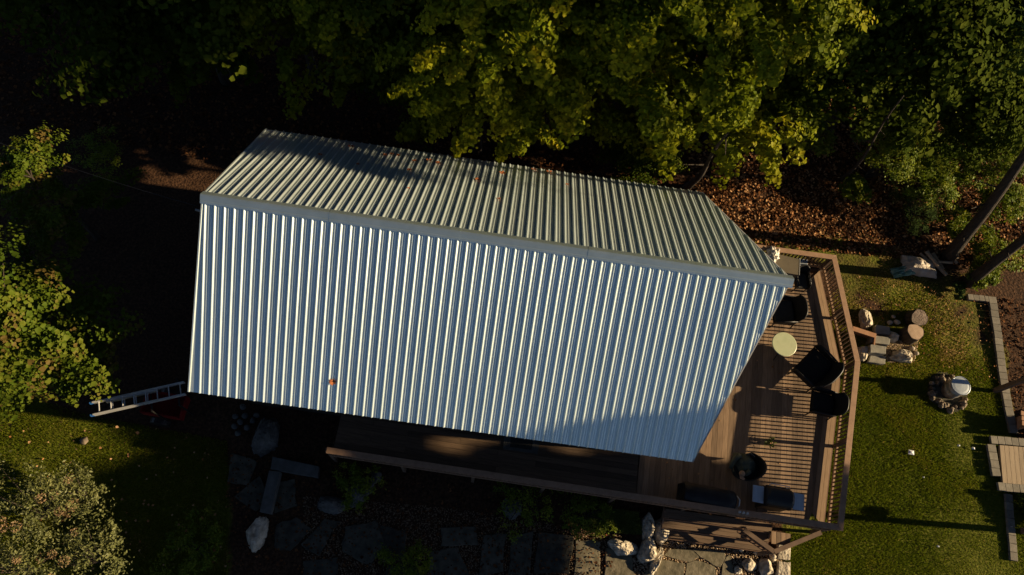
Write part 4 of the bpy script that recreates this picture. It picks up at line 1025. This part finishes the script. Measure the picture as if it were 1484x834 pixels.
# retaining wall and kerbs
rw = thing('retaining_wall', 'pale rough stone block wall beside the lawn at the foot of the stairs', 'wall', tuple(at(1137, 812)))
for k in range(3):
    y0 = 786 + k * 27; poly_stone(rough_poly([(1128, y0), (1146, y0 + 2), (1146, y0 + 26), (1127, y0 + 25)], .7, 70 + k, .15), -.05, .15 + .02 * (k % 2), 'block', MAT['granite'], rw, .02)
cw = thing('concrete_kerb', 'grey concrete kerb turning a corner in the shade left of the walkway', 'kerb', tuple(at(400, 680)))
poly_stone([at(x_, y_, .3) for x_, y_ in ((395, 662), (462, 676), (460, 692), (392, 680))], 0, .30, 'kerb_block', MAT['concrete'], cw, .01)
poly_stone([at(x_, y_, .3) for x_, y_ in ((390, 682), (406, 684), (392, 745), (376, 742))], 0, .298, 'kerb_block', MAT['concrete'], cw, .01)

# paver edging
pe = thing('paver_edging', 'L-shaped edging of single grey-brown pavers along the upper right of the lawn', 'edging', tuple(at(1445, 500)))
def paver_run(a, b, wd, lng, z, parent, mat=MAT['paver'], name='paver', seed=0, gap=.008):
    rs = random.Random(seed); a = Vector(a); b = Vector(b); d = (b - a).normalized(); n_ = Vector((-d.y, d.x, 0)); L = (b - a).length; k = int(L / lng)
    for i in range(k):
        c = a + d * (lng * (i + .5)); jx = rs.uniform(-.006, .006); rz = math.atan2(d.y, d.x) + rs.uniform(-.02, .02)
        MB().box((c.x + n_.x * jx, c.y + n_.y * jx, z - .05 + rs.uniform(-.004, .004)), (lng - gap, wd, .10), rz).build(name, mat, parent, bevel=.008)
p0, p1, p2, p3 = at(1403, 430, .1), at(1441, 434, .1), at(1447, 520, .1), at(1478, 640, .1)
paver_run(p0, p1 + (p0 - p1).normalized() * .12, .20, .19, .10, pe, seed=1)
pp = [at(1438, 430, .1), at(1446, 480, .1), at(1452, 530, .1), at(1462, 590, .1), at(1470, 628, .1)]
for i in range(4): paver_run(pp[i], pp[i + 1], .26, (pp[i + 1] - pp[i]).length / max(1, round((pp[i + 1] - pp[i]).length / .24)), .10, pe, seed=5 + i)
pf = thing('plank_platform', 'low platform of pale planks framed in grey pavers at the right edge of the lawn', 'platform', tuple(at(1470, 670)))
q = [at(1436, 637, .15), at(1560, 648, .15), at(1560, 716, .15), at(1447, 705, .15)]
ctr = sum(q, Vector()) / 4
paver_run(q[0], q[1], .24, .22, .15, pf, seed=21); paver_run(q[0] + Vector((0, -.15, 0)), q[3] + Vector((0, .14, 0)), .26, .24, .148, pf, seed=22); paver_run(q[3], q[2], .24, .22, .15, pf, seed=23)
inn = [q[0] + Vector((.15, -.14, 0)), q[1] + Vector((0, -.14, 0)), q[2] + Vector((0, .13, 0)), q[3] + Vector((.15, .13, 0))]
for k in range(14):
    x0 = inn[3].x + .003 + k * .145; x1 = x0 + .138
    f0 = lambda xx: yline(inn[0], inn[1], xx) if xx > inn[0].x else inn[0].y
    f1 = lambda xx: yline(inn[3], inn[2], xx)
    MB().prism([(x0, f1(x0)), (x1, f1(x1)), (x1, f0(x1)), (x0, f0(x0))], .05, .145).build('plank', MAT['plank'], pf, bevel=.003)
paver_run(q[3] + Vector((.35, -.16, 0)), q[3] + Vector((.33, -2.2, 0)), .22, .24, .09, pf, seed=25)
# small bench top seen beside the platform
p = at(1500, 612, .5)
t = thing('wooden_bench', 'orange-brown wooden bench end just inside the right edge above the plank platform', 'bench', (p.x + .2, p.y, 0))
for k in range(3): MB().box((0, -.16 + .16 * k, .46), (1.2, .14, .04), -.12).build('seat_board', MAT['orange_wood'], t, local=True, bevel=.004)
for sx in (-.45, .45): MB().box((sx, 0, .22), (.07, .40, .44), -.12).build('leg', MAT['orange_wood'], t, local=True)

# timber swing frame posts (right edge; mostly beyond the frame)
fr = thing('timber_frame', 'dark timber post frame with braces whose shadows cross the right side of the lawn', 'frame', tuple(at(1441, 567)))
def post(p_, h, lean=(0, 0), w_=.13): return MB().beam(Vector(p_) + Vector((0, 0, 0)), Vector(p_) + Vector((lean[0], lean[1], h)), w_, w_, (0, 1, 0)).build('post', MAT['post'], fr)
b1 = at(1441, 567); post(b1, 2.7)
b2 = Vector((16.15, 4.45, 0)); post(b2, 2.7, w_=.16)
b3 = Vector((17.3, 7.45, 0)); post(b3, .85, w_=.12); b4 = Vector((17.3, 5.6, 0)); post(b4, .85, w_=.12)
MB().beam(b3 + Vector((-.1, 0, .8)), b3 + Vector((1.0, .9, .5)), .10, .10).build('brace', MAT['post'], fr)
MB().beam(b4 + Vector((-.1, 0, .8)), b4 + Vector((1.0, -.7, .5)), .10, .10).build('brace', MAT['post'], fr)
MB().beam(b1 + Vector((.1, -.05, 2.62)), Vector((18.6, 7.2, 2.62)), .12, .14).build('beam', MAT['post'], fr)
MB().beam(b2 + Vector((.1, .05, 2.62)), Vector((18.6, 6.0, 2.62)), .12, .14).build('beam', MAT['post'], fr)
# bird feeder on a thin hook, just out of frame; its round shadow is on the lawn
p = at(1270, 742) + Vector((SUN_DIR.x, SUN_DIR.y, 0)) / SUN_DIR.z * 1.5
t = thing('bird_feeder', 'small round feeder hanging on a thin hooked pole beyond the right edge of the lawn', 'feeder', (p.x, p.y, 0))
blob_mesh('globe', (0, 0, 1.5), (.17, .17, .17), MAT['post'], t, seed=2, amp=.05, local=True)
MB().tube([(0, .25, 0), (0, .25, 1.7), (0, .12, 1.82), (0, 0, 1.75), (0, 0, 1.65)], .008, 6).build('hook_pole', MAT['blackmetal'], t, local=True)

# steps to the lawn on the right of the deck
ss = thing('stone_steps', 'rough grey stone block steps coming down to the lawn beside the right railing', 'steps', tuple(at(1280, 490)))
for i, (f, zt) in enumerate([([(1270, 471), (1290, 474), (1291, 485), (1268, 484)], .22), ([(1263, 486), (1291, 489), (1289, 500), (1261, 497)], .30), ([(1261, 499), (1285, 502), (1284, 513), (1261, 511)], .42), ([(1262, 514), (1284, 516), (1283, 528), (1258, 525)], .14)]):
    poly_stone(rough_poly(f, .4, 200 + i, zt), -.02, zt, 'step_block', MAT['stepstone'], ss, .02)
pb = thing('planter_box', 'orange-brown cedar box edge between the railing and the stone steps', 'planter', tuple(at(1255, 490)))
a, b = at(1236, 476, .35), at(1270, 487, .35)
MB().beam(a + Vector((0, 0, -.03)), b + Vector((0, 0, -.03)), .16, .05).build('top_board', MAT['orange_wood'], pb, bevel=.005)
MB().beam(a + Vector((0, .0, -.19)), b + Vector((0, .0, -.19)), .05, .26).build('side_board', MAT['orange_wood'], pb)
c = at(1268, 505, .2); MB().beam(b + Vector((-.04, -.08, -.15)), c + Vector((-.1, 0, 0)), .04, .3).build('end_board', MAT['orange_wood'], pb)

def boulder(px, py, r, seed, label, mat=None, z=None, sharp=9, amp=.22, group='boulders and rocks around the house', rz=0.0):
    mat = mat or ('shadestone' if 'shaded' in label or 'small pale rock' in label else 'granite'); zc = r[2] * .42 if z is None else z; p = at(px, py, zc)  # boulders lying in shade take the dimmed stone
    o = blob_mesh('boulder', (p.x, p.y, zc), r, MAT[mat], seed=seed, amp=amp, sub=4, sharp=sharp, freq=1.9, smooth=False)
    o.rotation_euler = (0, 0, rz); return tag(o, label, 'boulder', group)
boulder(1254, 462, (.19, .46, .22), 1, 'tall pale speckled boulder at the top of the stone steps', rz=.15)
boulder(1249, 511, (.28, .27, .28), 2, 'pale boulder wedged between the railing and the stone steps')
boulder(1308, 516, (.38, .26, .30), 3, 'jagged two-toned boulder at the foot of the stone steps below the stumps', sharp=14, amp=.35)
boulder(1294, 488, (.17, .20, .20), 4, 'rounded brown rock beside the two stumps', sharp=3)
for i, (px_, py_, r, lab) in enumerate([(1290, 468, .10, 'small round pale cobble, leftmost of the three above the brown rock'), (1300, 467, .11, 'largest of three pale cobbles above the brown rock'), (1295, 459, .07, 'smallest, topmost of three pale cobbles above the brown rock'),
                                       (1322, 505, .10, 'pale cobble on the right rim of the pea gravel'), (1317, 513, .12, 'pale angular cobble touching the jagged boulder'), (1328, 512, .09, 'tan cobble at the far right of the pea gravel')]):
    p = at(px_, py_, .05); o = blob_mesh('cobble', (p.x, p.y, .05), (r, r * .85, r * .8), MAT['pebble'], seed=20 + i, amp=.15, sub=2, sharp=3); tag(o, lab, 'stone', 'cobbles near the stumps')
boulder(940, 765, (.22, .45, .30), 6, 'sunlit tan boulder standing upright right of the moss', amp=.35, sharp=12)
boulder(960, 768, (.27, .42, .28), 7, 'broad sunlit tan boulder left of the deck stairs', sharp=10)
boulder(903, 793, (.45, .24, .26), 8, 'long ragged boulder below the moss, left of the flagstones', amp=.4, sharp=12)
boulder(940, 800, (.30, .40, .30), 9, 'ragged boulder with lit ridges left of the first flagstone', amp=.4, sharp=12)
boulder(952, 812, (.14, .42, .22), 10, 'narrow pale boulder edge along the flagstones', sharp=8, rz=-.3)
boulder(372, 772, (.32, .52, .30), 11, 'pale sunlit flat boulder at the bottom end of the concrete kerb', sharp=10)
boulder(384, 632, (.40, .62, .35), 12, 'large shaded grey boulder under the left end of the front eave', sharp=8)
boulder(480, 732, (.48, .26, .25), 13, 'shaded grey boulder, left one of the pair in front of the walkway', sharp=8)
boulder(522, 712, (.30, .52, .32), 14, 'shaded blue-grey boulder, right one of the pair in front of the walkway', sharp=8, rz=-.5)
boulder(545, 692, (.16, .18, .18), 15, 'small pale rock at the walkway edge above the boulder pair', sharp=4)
boulder(742, 735, (.30, .35, .2), 16, 'dim boulder in the ground cover before the middle of the walkway', 'shadestone')
for i, (px_, py_, r) in enumerate([(1075, 795, .10), (1096, 800, .09), (1086, 818, .20), (1110, 822, .22), (1070, 826, .12), (1120, 808, .12)]):
    p = at(px_, py_, .05); o = blob_mesh('rock', (p.x, p.y, .06), (r, r * 1.1, r * .9), MAT['granite'], seed=60 + i, amp=.3, sub=3, sharp=7, smooth=False)
    tag(o, ['small rock at the very foot of the stairs, left one of two', 'small rock at the very foot of the stairs, right one of two', 'large pale rock in the middle of the gravel at the bottom edge', 'large ribbed rock beside the retaining wall at the bottom edge', 'dark-sided rock next to the last flagstone', 'rock half way up the gravel beside the retaining wall'][i], 'rock', 'rocks in the gravel')
for i, (px_, py_) in enumerate([(341, 604), (348, 612), (355, 603), (366, 610), (358, 620), (345, 628), (372, 602), (352, 590), (340, 618)]):
    p = at(px_, py_, .05); o = blob_mesh('cobble', (p.x, p.y, .05), (.10, .09, .09), MAT['concrete'], seed=80 + i, amp=.15, sub=2, sharp=3); tag(o, ['leftmost lower', 'left middle', 'top middle', 'right middle', 'central lower', 'bottom left', 'top right', 'topmost', 'lowest left'][i] + ' dim round cobble of the shaded cluster left of the big boulder', 'stone', 'shaded cobbles under the left eave')
o = boulder(121, 639, (.13, .16, .10), 17, 'small brown rock lying on the sunlit grass at lower left', 'pebble', group=None) if False else None
p = at(121, 639, .05); o = blob_mesh('rock', (p.x, p.y, .04), (.12, .12, .08), MAT['firestone'], seed=33, amp=.2, sub=3, sharp=4); tag(o, 'small brown rock lying on the sunlit grass at lower left', 'rock')

# stumps
def stump(px, py, r, h, label, seed, top=MAT['endgrain'], tilt=(0, 0)):
    p = at(px, py, h); t = thing('tree_stump', label, 'stump', (p.x, p.y, 0), 0, 'stumps on the lawn'); t.rotation_euler = (tilt[0], tilt[1], seed)
    wob = lambda a, j: 1 + .05 * math.sin(3 * a + seed) + .03 * math.sin(7 * a + seed * 2)
    MB().lathe((0, 0, -.1), [(r * 1.06, 0), (r * 1.02, h * .5), (r, h + .09)], 30, wob).build('bark_side', MAT['bark'], t, local=True)
    MB().lathe((0, 0, h - .02), [(r * .94, 0), (r * .94, .022), (r * .5, .026)], 30, wob).build('cut_face', top, t, local=True)
stump(1327, 481, .27, .50, 'smooth pale-topped stump, the lower one of the two on the lawn', 3)
MAT['oldgrain'] = noise_mat('weathered_end_grain', [(.3, (.15, .11, .08)), (.7, (.30, .23, .17))], scale=9, rough=.9, bump=.8, bdist=.03)
stump(1334, 456, .27, .46, 'rough weathered stump, the upper one of the two on the lawn', 5, MAT['oldgrain'], (.12, .22))

# barrel in the fire ring
p = at(1393, 559, .62)
t = thing('metal_drum', 'steel drum with a shiny blue-grey lid standing in the ring of stones', 'drum', (p.x, p.y, 0))
MB().lathe((0, 0, 0), [(.27, 0), (.28, .02), (.275, .2), (.285, .21), (.275, .22), (.275, .40), (.285, .41), (.275, .42), (.28, .58)], 32).build('shell', MAT['drum'], t, local=True, smooth=True)
MB().lathe((0, 0, .58), [(.30, 0), (.30, .035), (.285, .045), (.275, .035), (.20, .045), (.02, .05)], 32).build('lid', MAT['steel'], t, local=True, smooth=False)
fr_ = thing('fire_ring', 'ragged ring of stones round the steel drum on the lawn', 'fire ring', (p.x, p.y, 0))
rs = random.Random(4)
for k in range(30):
    a = k * 2.399; rr = .38 + .22 * rs.random(); sz = rs.uniform(.06, .12); c = (p.x + math.cos(a) * rr - .08, p.y + math.sin(a) * rr - .08, .05)
    blob_mesh('stone', c, (sz, sz * rs.uniform(.7, 1.2), sz * 1.1), MAT['firestone'], fr_, seed=300 + k, amp=.4, sub=3, sharp=9, smooth=False)
MB().lathe((p.x - .05, p.y - .05, -.02), [(.66, 0), (.60, .03), (.3, .035)], 24, lambda a, j: 1 + .06 * math.sin(4 * a)).build('ash_bed', MAT['soilfire'], fr_)

# paper scraps on the lawn
for i, (px_, py_, s_, lab) in enumerate([(1320, 656, .09, 'largest white paper scrap in the middle of the lawn'), (1389, 646, .035, 'small white scrap, left one of two near the plank platform'), (1410, 650, .045, 'small white scrap, right one of two near the plank platform'),
                                       (1338, 692, .025, 'tiny white scrap on the lawn below the largest one'), (1465, 764, .035, 'small white scrap near the right edge below the platform'), (1359, 792, .03, 'tiny white scrap low on the lawn near the bottom')]):
    p = at(px_, py_, .05); o = MB().add([(-s_, -s_ * .7, 0), (s_, -s_ * .8, .02), (s_ * .9, s_ * .7, .03), (-s_ * .8, s_ * .8, .01), (0, 0, .05)], [(0, 1, 4), (1, 2, 4), (2, 3, 4), (3, 0, 4)]).build('paper_scrap', MAT['paper'], None, local=True)
    o.location = (p.x, p.y, .05); m_ = o.modifiers.new('s', 'SOLIDIFY'); m_.thickness = .003; tag(o, lab, 'paper', 'white scraps on the lawn')

# tarped wood pile
p = at(1335, 385, .2)
wp = thing('wood_pile', 'low pile of split logs at the foot of the thick pine trunk', 'wood pile', (p.x, p.y, 0))
rs = random.Random(9)
for k in range(9):
    a = at(1352 + rs.uniform(-12, 30), 378 + rs.uniform(-6, 12), .1 + .08 * (k % 3)); d = Vector((.28 * rs.uniform(.6, 1), -.2 * rs.uniform(-.5, 1.6), rs.uniform(-.03, .05)))
    MB().tube([a - d, a + d], rs.uniform(.04, .07), 6).build('log', MAT['log'], wp)
def tarp(name, label, c, sx, sy, h, seed, mat, rz):
    from mathutils import noise as mn
    nx_, ny_ = 26, 18; vs = []; fs = []
    for j in range(ny_ + 1):
        for i in range(nx_ + 1):
            u = -1 + 2 * i / nx_; v = -1 + 2 * j / ny_
            e = 1 + .12 * mn.noise(Vector((u * 2 + seed, v * 2, 0)))
            z = h * max(0, 1 - max(abs(u), abs(v)) ** 3) + .09 * mn.turbulence(Vector((u * 1.6 + seed, v * 1.6, seed)), 3, False) + .01
            q = Matrix.Rotation(rz, 3, 'Z') @ Vector((u * sx * e, v * sy * e, 0)); vs.append((q.x, q.y, z))
    m = nx_ + 1
    for j in range(ny_):
        for i in range(nx_): fs.append((j * m + i, j * m + i + 1, (j + 1) * m + i + 1, (j + 1) * m + i))
    o = MB().add(vs, fs).build(name, mat, None, local=True); o.location = c; s_ = o.modifiers.new('s', 'SOLIDIFY'); s_.thickness = .01; return tag(o, label, 'tarp')
p = at(1335, 384, .2); tarp('tarp', 'crumpled tan tarp sheet beside the thick pine trunk', (p.x, p.y, 0), .60, .34, .32, 1.3, MAT['tarp'], .0)
p = at(1312, 392, .1); tarp('tarp', 'crumpled green and white tarp end left of the tan one', (p.x, p.y, 0), .46, .18, .16, 4.1, MAT['green_tarp'], .35)

# ---------------------------------------------------------------- ladder on the red trailer
def ladder():
    zl = 1.85
    a = at(135, 593, zl); b = at(268, 563, zl); d = (b - a).normalized(); n_ = Vector((-d.y, d.x, 0)); L = (b - a).length
    t = thing('extension_ladder', 'aluminium extension ladder with blue end caps lying on the red trailer rack', 'ladder', (a.x, a.y, zl))
    for sec, (s0, l_, w_, dz) in enumerate(((0, L, .34, 0), (.32, L * .55, .27, -.085))):
        for sg in (-1, 1):
            p0 = a + d * s0 + n_ * (sg * w_ / 2) + Vector((0, 0, dz)); p1 = p0 + d * l_
            MB().beam(p0, p1, .04, .12).build('rail', MAT['alu'], t)
            if sec == 0: MB().beam(p0 - d * .07, p0 + d * .02, .045, .095).build('end_cap', MAT['blue'], t)
        k = .15
        while k < l_ - .05:
            c = a + d * (s0 + k) + Vector((0, 0, dz)); MB().tube([c - n_ * (w_ / 2 - .017), c + n_ * (w_ / 2 - .017)], .018, 8).build('rung', MAT['alu'], t); k += .30
    c = at(232, 584, 1.0)
    tr = thing('red_trailer', 'dark red utility trailer with a ladder rack standing in the shade left of the house', 'trailer', (c.x, c.y, 0))
    MB().prism([(c.x - .5, c.y - .32), (c.x + .6, c.y - .30), (c.x + .6, c.y + .32), (c.x - .5, c.y + .30)], .5, .58).build('bed', MAT['red'], tr)
    for (x0, y0, x1, y1) in ((-.5, -.32, .6, -.30), (.6, .32, -.5, .30), (-.5, .30, -.5, -.32), (.6, -.30, .6, .32)):
        MB().beam((c.x + x0, c.y + y0, .74), (c.x + x1, c.y + y1, .74), .04, .30).build('side_panel', MAT['red'], tr)
    for f in (.60, .9):
        q = a + d * (L * f)
        for sg in (-1, 1):
            MB().beam((q.x + n_.x * sg * .38, q.y + n_.y * sg * .38, .55), (q.x + n_.x * sg * .38, q.y + n_.y * sg * .38, zl - .14), .04, .04, (0, 1, 0)).build('rack_post', MAT['blackmetal'], tr)
        MB().beam(q - n_ * .40 + Vector((0, 0, -.165)), q + n_ * .40 + Vector((0, 0, -.165)), .04, .04).build('rack_bar', MAT['blackmetal'], tr)
    for sg in (-1, 1):
        w_ = MB().tube([(c.x - .1, c.y + sg * .36, .28), (c.x - .1, c.y + sg * .50, .28)], .28, 20).build('wheel', MAT['blackmetal'], tr)
        MB().tube([(c.x - .1, c.y + sg * .495, .28), (c.x - .1, c.y + sg * .51, .28)], .14, 14).build('hub', MAT['blackmetal'], w_)
ladder()

# overhead wires
def wire(a, za, b, zb, label, r=.007):
    p0, p1 = at(*a, za), at(*b, zb); pts = [p0.lerp(p1, f) - Vector((0, 0, .35 * 4 * f * (1 - f))) for f in np.linspace(0, 1, 20)]
    o = MB().tube(pts, r, 6).build('power_line', MAT['blackmetal'], None, smooth=True); return tag(o, label, 'cable', 'overhead lines')
wire((297, 302), 6.2, (-150, 150), 6.0, 'overhead service wire from the left gable peak to the left edge')
wire((250, 342), 3.0, (60, 440), 3.6, 'fainter lower wire slanting down toward the larger young tree', .003)

# fallen leaves on the roof
def roof_leaf(px, py, s_, label, seed):
    # intersect the view ray with the back or front slope
    o0 = Vector((0, 0, CAM_H)); r = at(px, py, 0) - o0
    best = None
    for side in (-1, 1):
        n = (Vector((0, 0, 1)) + B_ * side * SL).normalized(); p0 = O_ + Vector((0, 0, RZ)); k = (p0 - o0).dot(n) / r.dot(n); q = o0 + r * k
        if (q - O_).dot(B_) * side > 0: best = (q, n)
    q, n = best; rs = random.Random(seed); t = A_; b = n.cross(t)
    P = [(0, -.5), (.2, -.45), (.55, -.2), (.35, 0), (.5, .35), (.2, .3), (0, .62), (-.2, .3), (-.52, .32), (-.34, 0), (-.55, -.22), (-.2, -.45)]
    a = rs.uniform(0, 6.28); ca, sa = math.cos(a), math.sin(a); vs = []
    for x_, y_ in P: vs.append(t * ((x_ * ca - y_ * sa) * s_) + b * ((x_ * sa + y_ * ca) * s_) + n * (.02 + rs.uniform(0, .03)))
    vs.append(n * .015); m = len(P); fs = [(i, (i + 1) % m, m) for i in range(m)]
    o = MB().add(vs, fs).build('fallen_leaf', MAT['rust'], None, local=True); o.location = q + n * .012
    return tag(o, label, 'leaf', 'fallen leaves on the roof')
MAT['rust'] = noise_mat('rust_leaf', [(.3, (.25, .07, .02)), (.7, (.42, .15, .05))], scale=20, rough=.7)
LV = [(509, 214, .15, 'rust leaf high on the left part of the back slope'), (464, 226, .11, 'rust leaf in the tree shade, leftmost on the back slope'), (558, 226, .10, 'rust leaf near the back eave, first of the row left of the middle'), (568, 225, .10, 'rust leaf near the back eave, second of the row left of the middle'), (577, 227, .10, 'rust leaf near the back eave, third of the row left of the middle'),
      (601, 235, .12, 'dark rust leaf just right of the row near the back eave'), (622, 234, .14, 'bright orange leaf, left one of a pair near the back eave'), (635, 238, .14, 'bright orange leaf, right one of a pair near the back eave'), (593, 248, .11, 'small rust leaf below the row near the back eave'), (519, 240, .08, 'tiny rust leaf in the tree shade of the back slope'),
      (692, 262, .12, 'dark leaf lower on the back slope near its middle'), (728, 252, .15, 'large orange leaf near the middle of the back slope'), (774, 247, .14, 'orange leaf by the eave, left one of two close together'), (796, 251, .15, 'orange leaf by the eave, right one of two close together'), (822, 269, .08, 'small rust leaf alone right of the middle of the back slope'), (723, 290, .07, 'tiny rust leaf half way down the back slope'),
      (592, 275, .06, 'tiny tan leaf half way down the back slope, left of the middle'), (483, 553, .13, 'single brown leaf caught between ribs low on the front slope')]
for i, (a, b, c, d) in enumerate(LV): roof_leaf(a, b, c * 1.25, d, 500 + i)
MAT['moss2'] = MAT['moss']
# moss patch
def moss():
    rs = np.random.default_rng(44); poly = [at(x_, y_) for x_, y_ in ((868, 735), (925, 743), (930, 775), (872, 772), (850, 755))]
    x_, y_ = scatter_xy(poly, 9000, rs); n = len(x_); pn = vnoise(x_, y_, .3, 8)
    V, F, tt = leaf_cloud(np.stack([x_, y_, .04 + .10 * pn * rs.random(n)], 1), np.tile([0, 0, 1.], (n, 1)), .05, rs, .7, 'oval', np.clip(rs.random(n) * .5 + pn * .5, 0, 1))
    o = soup('moss', V, F, MAT['moss'], tt, kind='stuff'); tag(o, 'bright green moss and ground cover left of the sunlit boulders', 'moss')
moss()
# ---------------------------------------------------------------- trees beyond the right edge that shade the front of the house
TE = math.tan(SUN_EL) / math.cos(SUN_AZ); TA = math.tan(SUN_AZ)
def shade_tree(name, label, x0, boxes, holes, seed, base, n, cr=.5, per=150):  # unseen crowns, clumps and holes shaped for the shade they cast
    rs = np.random.default_rng(seed); t = thing(name, label, 'tree', (x0, base, 0), 0, 'tall trees beyond the right edge of the lawn'); C = []; Nn = []; ends = []
    k = 0
    while k < n:
        b = boxes[rs.integers(len(boxes))]; Y = rs.uniform(b[0], b[1]); Z = rs.uniform(b[2], b[3])
        if any(((Y - h[0]) / h[2]) ** 2 + ((Z - h[1]) / h[3]) ** 2 < 1 for h in holes): continue
        dx = rs.uniform(-1.3, 1.3); xx = x0 + dx; c = np.array([xx, Y + (x0 - 32 + dx) * TA, Z + (x0 - 32 + dx) * TE]); ends.append(c - np.array([x0, base, 0]))
        q = rs.normal(0, .5, (per, 3)) * cr; C.append(c + q); Nn.append(np.tile([.6, 0, .7], (per, 1))); k += 1
    V, F, tt = leaf_cloud(np.concatenate(C), np.concatenate(Nn), .24, rs, .6, 'maple'); soup('crown', V, F, MAT['maple'], tt, t)
    mb = MB(); H = max(e[2] for e in ends); mb.tube([(0, 0, -.1), (.1, 0, H * .4), (0, .1, H * .95)], [.3, .22, .06], 12)
    for e in ends[::9]: mb.tube([(0, 0, max(2, e[2] * .88)), tuple(e * np.array([.5, .5, 1.0])), tuple(e)], [.07, .04, .015], 6, cap=False)
    mb.build('trunk', MAT['bark'], t, local=True)
shade_tree('maple_tree', 'tall maple beyond the lawn whose shade falls on the front of the house', 32, [(2.6, 6.55, 9.5, 12.2), (-2.5, 3.2, 9.2, 12.2), (5.6, 6.6, 9.3, 11.6), (3.0, 5.6, 9.4, 12.2), (6.2, 6.95, 11.7, 12.3), (5.7, 6.45, 9.0, 9.5), (5.7, 6.45, 9.0, 9.5), (-1, 5.2, 12.1, 12.8)],
           [(6.3, 11.0, .50, .62), (6.2, 9.75, .48, .48), (4.7, 10.4, .42, .38), (4.1, 11.95, .45, .5), (6.0, 12.5, .4, .4)], 801, -3.0, 560, .42, 150)
shade_tree('maple_tree', 'very tall maple beyond the top right that keeps the upper right forest in shade', 32, [(20.5, 31, 9.8, 20)], [], 802, 24, 520, .7, 110)
shade_tree('maple_tree', 'tallest maple beyond the top right whose top shades the upper left forest', 34, [(15.5, 31, 18.2, 23)], [], 803, 22, 420, .75, 110)
# dry leaves caught on the deck boards
rs = np.random.default_rng(77); x_, y_ = scatter_xy([hp(12.2, -4.2, 0), hp(16.5, -4.2, 0), hp(17, 0, 0), hp(16.5, 3.2, 0), hp(13.2, 3.2, 0)], 70, rs)
V, F, tt = leaf_cloud(np.stack([x_, y_, np.full(len(x_), DZ + .012)], 1), np.tile([0, 0, 1.], (len(x_), 1)), .05, rs, .25, 'maple', rs.uniform(.3, 1, len(x_)))
tag(soup('deck_leaves', V, F, MAT['litter'], tt, kind='stuff'), 'tiny dry leaves scattered on the deck boards', 'leaves')
# bracket and insulator where the service wire meets the gable
MB().beam(hp(-.02, -.25, 6.12), hp(-.22, -.25, 6.2), .04, .04).build('wire_bracket', MAT['screw'], house)
shade_tree('maple_tree', 'unseen slender maple added beyond the right edge to throw broken shade on the back roof slope', 30, [(13.2, 14.2, 15.4, 16.1), (13.5, 14.9, 16.4, 17.2), (13.9, 14.6, 16.6, 17.4)], [], 804, 19.5, 26, .30, 70)  # unseen tree put in for the broken shade on the roof
litter('leaf_litter', 'dark dry leaves added over the shaded flagstones in front of the walkway to deepen the shade', [at(x_, y_) for x_, y_ in ((330, 650), (640, 700), (880, 775), (900, 860), (330, 860))], 3500, 91, .05, 0, .5, z=.05)  # dark leaves laid over the stones to deepen the shade
